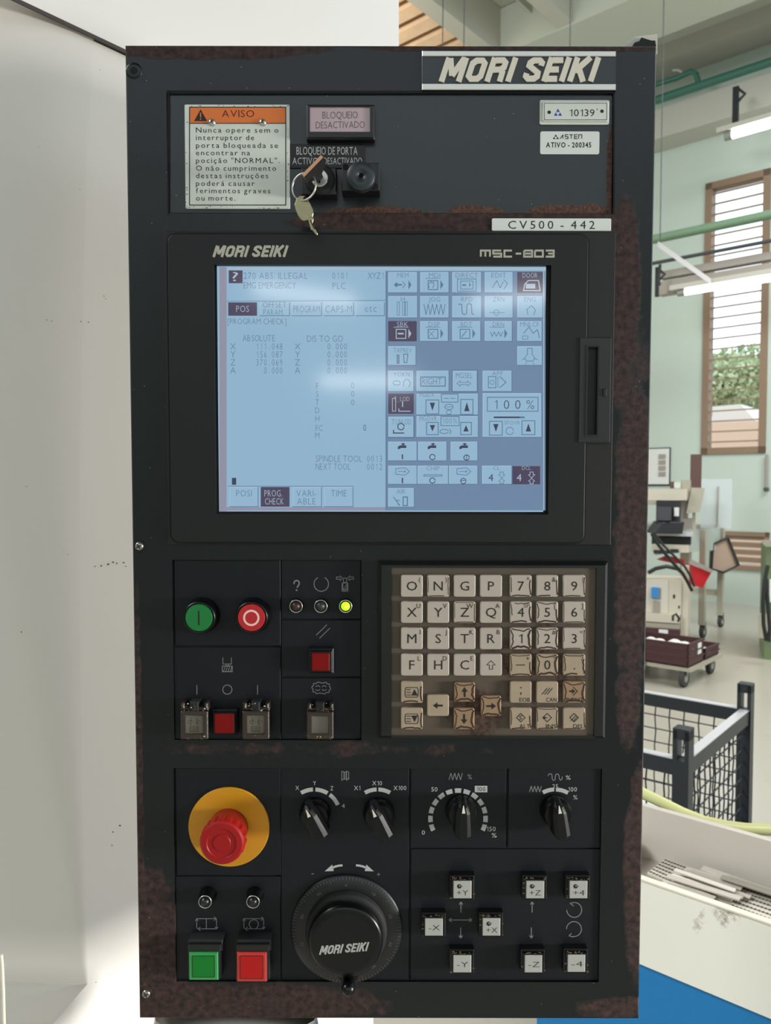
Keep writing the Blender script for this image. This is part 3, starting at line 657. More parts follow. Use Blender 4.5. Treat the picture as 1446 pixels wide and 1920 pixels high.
for i in range(40):
    a_=2*math.pi*i/40; rx,ry=15.5,9.5
    if (i%4)<2: rx,ry=17.3,11.2
    ca,sa=math.cos(a_),math.sin(a_); pts.append((602.5+rx*math.copysign(abs(ca)**.7,ca),1290+ry*math.copysign(abs(sa)**.7,sa)))
R(m,pts,1.2,E,IG,True)
for x0,x1,y in ((592,600,1286),(604,612,1286),(592,600,1294.5),(604,612,1294.5)): R(m,[(x0,y+(2 if y<1290 else -2)),(x0+2,y),(x1-2,y),(x1,y+(2 if y<1290 else -2))],1.1,E,IG)
m.build('marking',SP['E'])
m = MB()
for cx_,kind in ((388,'I'),(476.5,'O')):
    R(m,[(cx_-19,1741),(cx_-19,1722.5),(cx_+18,1722.5)],1.3,E,IG); R(m,[(cx_+18,1724),(cx_+18,1741.5),(cx_-16,1741.5)],1.3,E,IG)
    ARR(m,cx_+10,1722.5,cx_+18,1722.5,1.2,E,IG,6); ARR(m,cx_+18,1735,cx_+18,1742,1.2,E,IG,5); ARR(m,cx_-10,1741.5,cx_-17,1741.5,1.2,E,IG,6); ARR(m,cx_-19,1729,cx_-19,1722.5,1.2,E,IG,5)
    if kind=='I': R(m,[(cx_-1,1723),(cx_-1,1741)],1.3,E,IG)
    else: R(m,circ(cx_-.5,1733,8.6),1.4,E,IG,True)
m.build('marking',SP['G'])
def arc(m,cx,cy,r0,r1,a0,a1,mt):
    n=max(2,int(abs(a1-a0)/6)+1); o_=[(cx+r1*math.cos(math.radians(a0+(a1-a0)*i/n)),cy-r1*math.sin(math.radians(a0+(a1-a0)*i/n))) for i in range(n+1)]
    i_=[(cx+r0*math.cos(math.radians(a0+(a1-a0)*i/n)),cy-r0*math.sin(math.radians(a0+(a1-a0)*i/n))) for i in range(n+1)]
    for i in range(n): Q(m,[i_[i],o_[i],o_[i+1],i_[i+1]],E,mt)
m = MB()
for a0,a1 in ((120,92.5),(87,59),(53,24)): arc(m,589,1529,45,52.5,a0,a1,IW)
for a0,a1 in ((119,92),(88,61)): arc(m,708,1529,45,52.5,a0,a1,IW)
tx=lambda s_,x0,y0,x1,y1,mt=IW: text(m,s_,x0,y0,x1,y1,E,mt)
tx('X',554,1473.5,561,1481); tx('Y',587,1464.5,593,1472.5); tx('Z',620,1474,625,1482); tx('4',641,1507,646.5,1515)
tx('X1',664,1473.5,676,1481.5); tx('X10',698,1464.5,716.5,1472.5); tx('X100',738,1473.5,762,1481.5)
for x in (641,650): R(m,[(x,1446),(x+4,1447.5),(x+4,1460.5),(x,1463)],1.2,E,IG,True)
R(m,[(646,1447.5),(649,1447.5),(649,1461),(646,1461)],1.1,E,IG,True); R(m,[(652,1459),(656,1459)],1.2,E,IG)
for s_ in (-1,1):
    pts=[(655+s_*(14+i*7.2)*.9+ (0),1622.5+(i*i)*.52) for i in range(4)]; R(m,pts,4,E,IW); x,y=pts[-1]; Q(m,[(x-s_*0,y-6),(x+s_*14,y+6.5),(x-s_*3,y+6)],E,IW)
R(m,[(584,1638.5),(589,1638.5)],1.4,E,IG); R(m,[(707,1639.5),(713,1639.5)],1.2,E,IG); R(m,[(710,1636.5),(710,1642.5)],1.2,E,IG)
m.build('marking',SP['H'])
m = MB()
for i in range(13):
    a_=200-i*18.33; arc(m,859,1534,47.5,56,a_+6.6,a_-6.6,IW)
R(m,[(842+i*3.6,1462.5 if i%2==0 else 1449.5) for i in range(0,8)],1.3,E,IG); tx('%',877,1452,885,1461,IG)
tx('50',809,1476,820.5,1484); tx('0',791,1557,797,1565); tx('150',912.5,1550,929.5,1558.5); tx('%',922,1562,931.5,1570.5)
QR(m,890.5,1473.5,914,1485.5,E,IW); text(m,'100',894,1475.7,910.5,1483.3,E+.00004,'ink_black')
m.build('marking',SP['I'])
m = MB()
for a0,a1 in ((118,92),(88,60)): arc(m,1041,1529,45,52.5,a0,a1,IW)
R(m,[(1028,1455),(1030,1451),(1034,1451),(1035.5,1455),(1035.5,1460),(1038,1463.5),(1041,1462),(1041.5,1456),(1042.5,1452),(1046,1451),(1048.5,1454),(1049,1460),(1051,1463),(1054,1461),(1054.5,1456)],1.5,E,IG)
tx('%',1061,1454,1070,1462); tx('25',1036,1470.5,1046.5,1478.5); tx('100',1065.5,1476,1082,1484); tx('%',1075,1491,1083,1499); R(m,[(993+i*3.2,1485 if i%2==0 else 1474) for i in range(0,8)],1.5,E,IG)
m.build('marking',SP['J'])
m = MB(); w_=1.6
ARR(m,864.5,1711,864.5,1691,w_,E,IG,6); ARR(m,864,1739,864,1759,w_,E,IG,6); ARR(m,864,1725,842,1725,w_,E,IG,6); ARR(m,864,1725,885,1725,w_,E,IG,6)
ARR(m,998,1711,998,1691,w_,E,IG,6); ARR(m,996.5,1739,996.5,1759,w_,E,IG,6)
R(m,circ(1077,1706,14,110,-180,n=24),w_,E,IG); R(m,[(1078,1692),(1069,1693.5),(1076,1699)],w_,E,IG); R(m,circ(1076.5,1742,14,180,-100,n=24),w_,E,IG); R(m,[(1072,1750),(1067,1754.5),(1075,1757)],w_,E,IG)
m.build('marking',SP['K'])
# ================================================================ buttons
def round_button(x,y,r_,hh,capm,kind):
    h=ZS+hh; c=L(x,y,h); s=S(x,y,h); rr_=r_*s; m=MB()
    m.lathe(c[0],c[1],[(rr_*1.32,ZS),(rr_*1.28,ZS+hh*.25),(rr_*1.22,ZS+hh*.6),(rr_*1.16,h-.001),(rr_*1.05,h-.0003),(rr_*1.0,h-.0012)],'gloss_black',40); b=m.build('push_button',P)
    m=MB(); m.lathe(c[0],c[1],[(rr_,ZS),(rr_,h-.0007),(rr_*.95,h)],capm,40); cp=m.build('cap',b)
    m=MB()
    if kind=='I': m.rib([(c[0],c[1]-4.7e-3),(c[0],c[1]+4.7e-3)],.0010,h+.00006,'ink_black')
    else: m.rib([(c[0]+.0046*math.cos(i*math.pi/16),c[1]+.0046*math.sin(i*math.pi/16)) for i in range(32)],.0013,h+.00006,mat('ring_ink',(235,190,185),.5),True)
    m.build('symbol',b)
round_button(372.8,1158.6,26,.010,'green_cap','I'); round_button(471.3,1158.5,26,.010,'red_cap','O')
def led(x,y,hh,lens,on=False,name='pilot_lamp',tall=1):
    h=ZS+hh; c=L(x,y,h); s=S(x,y,h); m=MB()
    m.lathe(c[0],c[1],[(13.5*s*tall,ZS),(12.6*s,h-.0012),(12.4*s,h-.0004)],'gloss_black',28); b=m.build(name,P)
    m=MB(); m.lathe(c[0],c[1],[(12.4*s,h-.0008),(12.3*s,h),(11.0*s,h),(10.6*s,h-.0010)],'silver',32,cap='matte_black'); m.build('ring',b)
    m=MB(); r0=8.6*s; m.lathe(c[0],c[1],[(r0*math.cos(a_),h-.001+r0*1.05*math.sin(a_)) for a_ in [i*.19 for i in range(8)]],lens,24,cap='led_core' if on else lens); m.build('lens',b)
led(555,1137,.0045,'led_dark'); led(601.5,1137,.0045,'led_off'); led(648,1137,.0045,'led_on',True)
led(384.3,1691.5,.009,'led_black',tall=1.25); led(474.3,1691.5,.009,'led_black',tall=1.25)
def square_button(x0,y0,x1,y1,hh,capm,bz=6,rim=None,ledge=False,print_=None,grime=False,topx=0):
    h=ZS+hh; r=LR(x0,y0,x1,y1,h); s=S(x0,y0,h); b_=bz*s; m=MB()
    if ledge:  # stepped guard above and around the cap
        m.box(r[0]-b_,r[1]-b_*.35,r[2]+b_,r[3]+b_*1.0,ZS,h-.0030,'matte_black',ch=.0005); m.box(r[0]-b_*.5,r[1]-b_*.2,r[2]+b_*.5,r[3]+b_*1.0,h-.003,h-.0012,'blackplastic',ch=.0004)
    else:
        m.box(r[0]-b_,r[1]-b_*.9,r[2]+b_,r[3]+b_*1.15,ZS,h-.0022,'blackplastic',ch=.0006)
        frame(m,r[0]-b_*.62,r[1]-b_*.55,r[2]+b_*.62,r[3]+b_*.62,r[0],r[1],r[2],r[3],h-.003,h-.0004,'gloss_black',ch=.0004,hin=h-.002)
    b=m.build('square_button',P)
    m=MB()
    if rim:
        m.box(*r,h-.003,h,rim,ch=.0005); t=.0022; m.box(r[0]+t,r[1]+t,r[2]-t,r[3]-t,h-.001,h+.00025,capm,ch=.0002)
        q=rrect(r[0]+t,r[1]+t,r[2]-t,r[3]-t,.0002,1); m.rib(q,.0004,h+.00028,'ink_black',True)
    else: m.box(*r,h-.003,h,capm,ch=.0004)
    m.build('cap',b)
    if grime:
        m=MB(); random.seed(int(x0)); 
        for i in range(16):
            x=random.uniform(x0-4,x1+4); y=y0-random.uniform(3,7) if i<11 else random.uniform(y0,y1); x=x if i<11 else random.choice((x0-4,x1+4)); s_=random.uniform(.6,2.2)
            hh_=h-.0003
            q=[(x+s_*random.uniform(.7,1.6)*math.cos(a_),y+s_*.7*math.sin(a_)) for a_ in (0,1,2.1,3.1,4.2,5.3)]; Q(m,q,hh_+i*1e-6,'grime')
        m.build('grime',b)
    if print_: m=MB(); print_(m,h+.00006); m.build('symbol',b)
    return b
square_button(585,1225,618,1258,.008,'red_lens',bz=7); square_button(402.5,1339,438.5,1375,.008,'red_lens',bz=5.5)
square_button(355,1786,408.5,1838,.011,'green_lens',bz=4.5,rim='green_rim',ledge=True,topx=1); square_button(444.5,1786,499.5,1841,.011,'redl2',bz=4.5,rim='red_rim',ledge=True,topx=1)
# raised hoods behind the two cycle buttons
for x0,x1 in ((354,409),(445,500)):
    m=MB(); h=ZS+.009; r=LR(x0+1,1763,x1+1,1783,h); m.box(r[0]-.0008,r[1],r[2]+.0025,r[3],ZS,h,'matte_black',ch=.0006); r2=LR(x0,1772,x1+2,1784,h+.0025); m.box(r2[0]-.0006,r2[1],r2[2]+.001,r2[3],h,h+.0025,'blackplastic',ch=.0005); m.build('button_hood',P)
def spin(cx,cy):
    def f(m,h):
        R(m,[(cx-9,cy+6),(cx+7,cy+6),(cx+7,cy+15),(cx-9,cy+15)],1.3,h,'grime',True); QR(m,cx-8,cy+8,cx+6,cy+14,h,mat('sym_dim',(120,116,106),.6))
        R(m,[(cx-7,cy-12),(cx-7,cy+4)],1.1,h,'grime'); R(m,[(cx+5,cy-12),(cx+5,cy+4)],1.1,h,'grime'); R(m,circ(cx-8,cy-3,4,0,300,n=10,ry=3),1,h,'grime'); R(m,circ(cx+7,cy-3,4,0,300,n=10,ry=3),1,h,'grime')
    return f
def covered(x0,y0,x1,y1,pr):
    hh=.0085; h=ZS+hh; b=square_button(x0,y0,x1,y1,hh-.001,'legend',bz=4,print_=pr)
    b.name='guarded_button'; r=LR(x0,y0,x1,y1,h+.0012); s=S(x0,y0,h); m=MB()
    frame(m,r[0]-8*s,r[1]-11*s,r[2]+8*s,r[3]+7*s,r[0],r[1]-1*s,r[2],r[3],h-.002,h+.0012,'smoke_cover',ch=.0006,r=.0008)
    m.box(r[0]-8*s,r[3]+7*s,r[2]+8*s,r[3]+14*s,ZS,h-.0005,'smoke_cover',ch=.0008)
    for u in (r[0]-7*s,r[2]+1*s): m.box(u,r[3]+11*s,u+6.5*s,r[3]+22*s,ZS,h+.0005,'smoke_cover',ch=.0009)
    m.box((r[0]+r[2])/2-9*s,r[3]+2*s,(r[0]+r[2])/2+8*s,r[3]+24*s,ZS,h+.0002,'matte_black',ch=.001)
    c=m.build('flip_cover',b); m=MB(); m.box(r[0],r[1]-s,r[2],r[3],h+.0004,h+.0008,'smoke_pane'); m.build('pane',b)
    m=MB(); random.seed(int(x0)+5)
    for i in range(26):
        x=random.uniform(x0-8,x1+8); y=random.choice((random.uniform(y0-24,y0-8),random.uniform(y1+3,y1+10))); s_=random.uniform(.5,1.6); QR(m,x-s_,y-s_*.7,x+s_,y+s_*.7,h+.00126,'chip_white' if i%5==0 else 'grime')
    m.build('grime',b)
covered(346.5,1341,381.5,1376,spin(365,1357)); covered(462.5,1341,496.5,1376,spin(480.5,1357)); covered(583.5,1342,617,1376,None)
def jog(x0,y0,x1,y1,st,origin):
    def f(m,h):
        yo=6 if origin else 1
        text(m,st,x0+7,y0+11+yo,x0+28,y0+21+yo,h,'ink_black','t')
        if origin:
            Q(m,circ(x0+11.5,y0+10,4.2,n=12),h+.00002,'ink_black'); R(m,[(x0+14,y0+10),(x0+18,y0+10)],1,h,'ink_black'); Q(m,circ(x0+12.5,y0+9,1.3,n=8),h+.00005,'legend_w')
    b=square_button(x0,y0,x1,y1,.0085,'legend_w',bz=6,print_=f,grime=True); b.name='jog_button'
for x0,y0,x1,y1,st,og in ((850,1652,884.5,1685,'+Y',1),(986.5,1652,1021,1685,'+Z',1),(1068,1652,1102,1685,'+4',1),(797,1722.5,830.5,1755,'-X',0),(905,1722,938.5,1755,'+X',1),(850,1791.5,884,1824,'-Y',0),(984,1791.5,1017,1824,'-Z',0),(1064.5,1790.5,1098,1823,'-4',0)):
    jog(x0,y0,x1,y1,st,og)
# ---- emergency stop
c=L(429.3,1551,ZS+.001); m=MB(); m.lathe(c[0],c[1],[(.0268,ZS),(.0268,ZS+.001),(.0264,ZS+.0013)],'yellow',64); es=m.build('emergency_stop',P); tag(es,'red mushroom stop button on a yellow disc')
h=ZS+.0236; m=MB(); m.lathe(c[0],c[1],[(.0128,ZS+.001),(.0128,h-.011),(.0136,h-.0095)],'estop_dark',40); m.build('collar',es)
m=MB(); n=72; prof=[(.0136,h-.0100),(.0146,h-.0085),(.0146,h-.0032),(.0140,h-.0010),(.0128,h-.0001),(.0096,h+.0001),(.0092,h-.0004),(.0056,h-.0005),(.0053,h-.0001),(.0010,h-.0001)]
rings=[]
for j,(r_,z_) in enumerate(prof):
    rings.append([(c[0]+(r_-(.0007 if (1<=j<=2 and i%4<2) else 0))*math.cos(2*math.pi*i/n),c[1]+(r_-(.0007 if (1<=j<=2 and i%4<2) else 0))*math.sin(2*math.pi*i/n),z_) for i in range(n)])
m.grid(rings,'estop'); m.face(rings[-1],'estop'); m.build('mushroom_head',es)
# ---- rotary selectors
def knob(bx,by,ang,name='rotary_knob'):
    c=L(bx,by,ZS); m=MB(); m.lathe(c[0],c[1],[(.0104,ZS),(.0104,ZS+.003),(.0096,ZS+.0065),(.0086,ZS+.0085)],'gloss_black',36); b=m.build(name,P)
    m=MB(); a_=math.radians(ang); d=(-math.sin(a_),math.cos(a_)); n_=(d[1],-d[0])   # d: pointer direction in panel axes
    def pt(t,w_,z_): return (c[0]+d[0]*t+n_[0]*w_, c[1]+d[1]*t+n_[1]*w_, ZS+z_)
    sec=[(-.0128,.0030,.0165),(-.0110,.0046,.0170),(.004,.0040,.0175),(.0085,.0028,.0168),(.0115,.0012,.0135)]
    rings=[[pt(t,-w_*1.25,.004),pt(t,w_*1.25,.004),pt(t,w_*1.1,zt-.002),pt(t,w_*.55,zt),pt(t,-w_*.55,zt),pt(t,-w_*1.1,zt-.002)] for t,w_,zt in sec]
    m.grid(rings,'knob_black'); m.face(rings[0][::-1],'knob_black'); m.face(rings[-1],'knob_black'); m.build('handle',b)
    m=MB(); q=[pt(.0100,-.0002,.01665),pt(.0100,.0002,.01665),pt(.0052,.0011,.0176),pt(.0052,-.0011,.0176)]; m.face(q[::-1],'ivory'); m.build('pointer',b)
knob(591.5,1523,26); knob(710.5,1523,24); knob(864.5,1518,0); knob(1041.5,1518,8)
# ---- handwheel
c=L(649.7,1743.5,ZS+.002); m=MB(); m.lathe(c[0],c[1],[(.0372,ZS),(.0372,ZS+.0012),(.0366,ZS+.0022),(.0275,ZS+.0026)],'blackplastic',72); hw=m.build('handwheel',P); tag(hw,'black handwheel with a graduated dial and small crank')
m=MB(); z=ZS+.0023
for i in range(100):
    a_=2*math.pi*i/100; r0=.0345 if i%10 else .0330; m.rib([(c[0]+r0*math.cos(a_),c[1]+r0*math.sin(a_)),(c[0]+.0362*math.cos(a_),c[1]+.0362*math.sin(a_))],.00022,z+.00012,mat('dial_tick',(100,100,98),.6))
for i in range(10):
    a_=math.pi/2-2*math.pi*i/10; st=str(i*10)
    pen=0
    for ch in st:
        vs,fs,a0,b0=GL['r',ch]; base=len(m.v); kk=m.mi('dial_tick')
        for x,y in vs:
            lx=(x-.3*len(st)+pen)*.0026; ly=.0298+y*.0026; m.v.append((c[0]+lx*math.sin(a_)+ly*math.cos(a_), c[1]-lx*math.cos(a_)+ly*math.sin(a_), z+.0003))
        for f in fs: m.f.append(tuple(base+i2 for i2 in f)); m.m.append(kk); m.sm.append(False)
        pen+=.62
m.build('dial_scale',hw)
m=MB(); m.lathe(c[0],c[1],[(.0272,ZS+.0020),(.0268,ZS+.006),(.0262,ZS+.0072),(.0240,ZS+.0075)],'matte_black',64); m.build('hub_ring',hw)
h=ZS+.0165; m=MB(); m.lathe(c[0],c[1],[(.0215,ZS+.0070),(.0236,ZS+.009),(.0244,h-.004),(.0238,h-.0012),(.0222,h-.0002),(.0190,h)],'gloss_black',72); kp=m.build('wheel_knob',hw)
m=MB(); block(m,'MORI SEIKI',598,1773.5,693,1790.5,h+.0001,mat('logo_dim',(165,165,160),.6),shear=.30,rise=.085); m.build('lettering',hw)
pk=L(652.5,1858,ZS+.020); m=MB(); m.lathe(pk[0],pk[1],[(.0036,ZS+.006),(.0034,ZS+.012),(.0042,ZS+.016),(.0044,ZS+.019),(.0034,ZS+.0212),(.0015,ZS+.0220)],'gloss_black',28); m.build('crank_grip',hw)
m=MB(); m.prism([(pk[0]-.004,pk[1]-.003),(pk[0]+.004,pk[1]-.003),(c[0]+.012,c[1]-.018),(c[0]-.012,c[1]-.018)],ZS+.006,ZS+.0095,'gloss_black',ch=.0006,bottom=True); m.build('crank_arm',hw)
# ================================================================ keypad
hf=.0062; m=MB(); r=LR(709,1054,1142,1386,hf); i_=LR(734,1065,1119,1384,hf)
out=[(r[2],r[1]),(r[2],r[3]),(r[0],r[3]),(r[0],r[1])]; o2=inset(out,.0022); o3=inset(out,.0030)
m.grid([[(*p,0) for p in out],[(*p,.0035) for p in out],[(*p,hf) for p in o2]],'blackplastic')
inn=[(i_[2],i_[1]),(i_[2],i_[3]),(i_[0],i_[3]),(i_[0],i_[1])]
m.grid([[(*p,hf) for p in o2],[(*p,hf) for p in inn],[(*p,.0040) for p in inn]],'blackplastic')
kpd=m.build('keypad',P); tag(kpd,'alphanumeric keypad with cream keys, some worn brown')
hm=.0048; m=MB(); m.box(*i_,.0005,hm,'membrane'); m.build('membrane',kpd)
hk=hm+.0030; ek=hk+.00007
cx_=[(752,793),(801.3,842.6),(851,892),(900.2,941.8),(956.5,997.2),(1006,1047),(1056,1098)]; ry_=[(1078.5,1119.3),(1128,1168.3),(1177.2,1217.8),(1226.5,1267.3),(1278,1318.3),(1327.3,1368)]
def key(x0,y0,x1,y1,main,sup='',mt='keycap',wear=0,draw=None,small=''):
    r=LR(x0,y0,x1,y1,hk); m=MB(); m.prism(rrect(*r,.0013,3),hm,hk,mt,ch=.0005)
    if wear:
        random.seed(int(x0*7+y0)); xs0,ys0,xs1,ys1=x0+3.5,y0+3.5,x1-3.5,y1-3.5; wv=1.2+wear
        for sd in range(4):
            if wear<2 and random.random()<.35 and sd in (0,3): continue
            n=7; pts=[]
            for i in range(n):
                t=i/(n-1); b_=(1-(2*t-1)**2)*random.uniform(1.0,2.4)*wear
                if sd==0: pts.append((xs0+(xs1-xs0)*t,ys0+b_-2))
                if sd==1: pts.append((xs1-b_+2,ys0+(ys1-ys0)*t))
                if sd==2: pts.append((xs1-(xs1-xs0)*t,ys1-b_+2))
                if sd==3: pts.append((xs0+b_-2,ys1-(ys1-ys0)*t))
            f=int(random.uniform(0,2.4)); pts=pts[f:] if wear<2 else pts
            if len(pts)>2: R(m,pts,(1.0+.7*wear)*(1.35 if sd in (2,1) else .8),ek,'keywear')
    xc=(x0+x1)/2; yc=(y0+y1)/2; K='ink_black'
    if main:
        if main=='.': QR(m,xc-1,yc+6,xc+1.4,yc+8.5,ek+.00002,K)
        elif main=='-': R(m,[(xc-9,yc),(xc+8,yc)],1.6,ek+.00002,K)
        else:
            vs,fs,a0,b0=GL['r',main]; wd=(b0-a0)/CAP*17*1.08; text(m,main,xc-wd/2,yc-8.6,xc+wd/2,yc+8.4,ek+.00002,K)
    if sup:
        if len(sup)==1: wd=(GL['r',sup][3]-GL['r',sup][2])/CAP*8.3; text(m,sup,x1-4.5-wd,y0+4,x1-4.5,y0+12.3,ek+.00004,K,'r')
        else: text(m,sup,x1-15,y0+4,x1-4,y0+11.5,ek+.00004,K,'t')
    if small: wd=6.6*len(small); text(m,small,x1-3-wd,y1-10,x1-3,y1-2.5,ek+.00004,K)
    if draw: draw(m,xc,yc,ek+.00003)
    m.build('key',kpd)
lay=[(('O','('),('N',')'),('G',''),('P',''),('7','^'),('8','&'),('9','|')),(('X','U'),('Y','V'),('Z','W'),('Q','A'),('4','SP'),('5','['),('6',']')),(('M','I'),('S','J'),('T','K'),('R','B'),('1',','),('2','#'),('3','=')),(('F','L'),('H','D'),('C','E'),('','up'),('-','+'),('0','*'),('.','/'))]
WR={(0,4):1,(0,5):1,(0,6):.6,(1,4):1.3,(1,5):1.6,(2,4):2.4,(2,5):1.4,(3,4):1,(3,5):2.3,(3,6):1.6,(2,6):.4,(1,6):.4,(1,2):.3,(0,1):.3}
def upar(m,x,y,h): R(m,[(x-3,y+8),(x-3,y),(x-8,y),(x,y-8),(x+8,y),(x+3,y),(x+3,y+8)],1.2,h,'ink_black',True)
for j,rw in enumerate(lay):
    for i,(a_,b_) in enumerate(rw):
        x0,x1=cx_[i]; y0,y1=ry_[j]
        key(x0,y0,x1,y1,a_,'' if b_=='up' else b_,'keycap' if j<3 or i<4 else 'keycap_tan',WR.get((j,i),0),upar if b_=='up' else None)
def page(up):
    def f(m,x,y,h):
        R(m,[(x-11,y-9),(x+10,y-9),(x+12,y-5),(x+12,y+5),(x+10,y+9),(x-11,y+9),(x-12.5,y+5),(x-12.5,y-5)],1.3,h,'ink_black',True)
        for k_ in (-5,0,5): R(m,[(x-10,y+k_),(x-2,y+k_)],1.4,h,'ink_black')
        Q(m,[(x-1,y+6*up),(x+11,y+6*up),(x+5,y-6*up)],h,'ink_black')
    return f
def arrow(dx,dy):
    def f(m,x,y,h):
        R(m,[(x-dx*9,y-dy*9),(x+dx*3,y+dy*3)],3.6,h,'ink_black'); Q(m,[(x+dx*9.5,y+dy*9.5),(x+dx*1-dy*6,y+dy*1-dx*6),(x+dx*1+dy*6,y+dy*1+dx*6)],h,'ink_black')
    return f
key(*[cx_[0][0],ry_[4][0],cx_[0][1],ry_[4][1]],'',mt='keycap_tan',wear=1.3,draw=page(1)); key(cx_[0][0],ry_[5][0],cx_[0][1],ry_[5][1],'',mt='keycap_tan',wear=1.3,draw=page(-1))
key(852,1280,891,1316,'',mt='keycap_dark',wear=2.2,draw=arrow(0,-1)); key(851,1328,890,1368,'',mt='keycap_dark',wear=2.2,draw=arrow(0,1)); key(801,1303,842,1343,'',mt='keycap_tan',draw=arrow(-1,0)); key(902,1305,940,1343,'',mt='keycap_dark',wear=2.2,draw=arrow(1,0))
def dmd(m,x,y,h,k): R(m,[(x-8,y-2),(x,y-10),(x+8,y-2),(x,y+6)],1.3,h,'ink_black',True)
def d_eob(m,x,y,h): QR(m,x-.8,y-10,x+1.4,y-7.5,h,'ink_black'); QR(m,x-.8,y,x+1.4,y+2.5,h,'ink_black'); R(m,[(x+1,y+2),(x-.5,y+5)],1.2,h,'ink_black')
def d_can(m,x,y,h):
    for k_ in (-5,0,5): R(m,[(x-5+k_,y+4),(x+5+k_,y-8)],1.3,h,'ink_black')
def d_inp(m,x,y,h): R(m,[(x-2,y-10),(x+6,y-2),(x-2,y+6)],1.4,h,'ink_black'); R(m,[(x-9,y-2),(x-3,y-2)],3,h,'ink_black'); Q(m,[(x-4,y-7),(x+2,y-2),(x-4,y+3)],h,'ink_black')
def d_alt(m,x,y,h): dmd(m,x,y,h,0); R(m,[(x+3,y-6),(x-3,y-4),(x+2,y),(x-3,y+2)],1.2,h,'ink_black')
def d_ins(m,x,y,h): dmd(m,x,y,h,0); Q(m,[(x-8,y-4),(x+2,y-2),(x-8,y+1)],h,'ink_black')
def d_del(m,x,y,h): dmd(m,x,y,h,0); R(m,[(x-6,y+4),(x+3,y-6)],1.2,h,'ink_black'); R(m,[(x-2,y+5),(x+6,y-4)],1.2,h,'ink_black')
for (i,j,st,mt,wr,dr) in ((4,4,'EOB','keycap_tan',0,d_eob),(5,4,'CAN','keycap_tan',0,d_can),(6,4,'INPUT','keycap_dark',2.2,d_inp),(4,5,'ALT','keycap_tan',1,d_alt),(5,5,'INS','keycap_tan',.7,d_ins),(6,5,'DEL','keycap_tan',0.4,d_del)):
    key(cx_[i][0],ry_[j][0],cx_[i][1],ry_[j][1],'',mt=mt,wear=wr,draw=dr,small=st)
# ================================================================ keys hanging from the lock (loose things)
def pan_thing(name,label,cat,group=None):
    o=empty(name,mw=PANEL_M.copy()); tag(o,label,cat,group); return o
hkey=ZS+.0225
kt=pan_thing('key','small steel key turned in the lock of the panel key switch','key','keys on the ring')
# bow seen edge-on, standing out of the lock
m=MB(); lc=L(600,337,ZS+.0137); tip=(lc[0]+.0002,lc[1]+.001)
ax=Vector((-.10,.0,.99)).normalized(); sd=Vector((.72,.69,.07)).normalized(); nn=ax.cross(sd).normalized()
o_=Vector((lc[0]-.0005,lc[1]+.0005,ZS+.0137))
def kp3(t,w_,k_): return o_+ax*t+sd*w_+nn*k_
prof=[(0,.0026),(.005,.0028),(.008,.0055),(.012,.0078),(.019,.0082),(.0205,.0078)]
f0=[kp3(t,-w_,-.0010) for t,w_ in prof]+[kp3(t,w_,-.0010) for t,w_ in reversed(prof)]; f1=[p+nn*.0020 for p in f0]
m.grid([f0,f1],'copper'); m.face(f0[::-1],mat('key_dark',(20,17,14),.7)); m.face(f1,'key_dark'); m.build('bow',kt)  # bow faces near black, edges copper
m=MB(); q=[kp3(-.0095,-.0028,-.0007),kp3(-.0095,.0028,-.0007),kp3(.0,.0028,-.0007),kp3(0,-.0028,-.0007)]
m.obox(kp3(-.007,-.0026,-.0007),sd*.0052,ax*.007,nn*.0014,'dull_steel'); m.build('blade',kt)
rg=pan_thing('key_ring','thin wire split ring hanging from the lock key','key ring')
hr=ZS+.021; rc=L(570,350,hr); s=S(570,350,hr); m=MB()
m.tube([(rc[0]+23*s*math.cos(a_),rc[1]+25*s*math.sin(a_),hr+.0030*math.cos(a_)) for a_ in [i*math.pi/18 for i in range(36)]],.00055,'silver',8,closed=True); m.build('wire_ring',rg)
k2=pan_thing('key','flat worn steel key hanging below the split ring','key','keys on the ring')
hh=ZS+.0195; bow=[L(x,y,hh) for x,y in ((557,372),(563,368),(571,367.5),(577,371),(579,377),(583,384),(587,393),(588,401),(586.5,407),(581,409),(577,413),(571,415),(565,413),(559,405),(554,393),(552.5,385))][::-1]
m=MB(); m.prism(bow,hh-.0009,hh+.0009,'brass',ch=.0003,bottom=True); m.build('bow',k2)
bl=[L(x,y,hh-.0002) for x,y in ((577,411),(587,403),(588,412),(586,419),(596,438),(595,441),(591.5,439),(586,432),(583,431),(582,427))]
ar=sum(bl[i][0]*bl[(i+1)%len(bl)][1]-bl[(i+1)%len(bl)][0]*bl[i][1] for i in range(len(bl))); bl=bl if ar>0 else bl[::-1]
m=MB(); m.prism(bl,hh-.0009,hh+.0004,'brass',bottom=True,ch=.0002); m.rib([L(582,413,hh),L(590,430,hh)],.0006,hh+.00045,'groove'); m.build('blade',k2)
m=MB(); cc=L(573,373.5,hh); m.lathe(cc[0],cc[1],[(.0014,hh+.00092),(.0013,hh+.00093)],'groove',14); m.build('eyelet',k2)
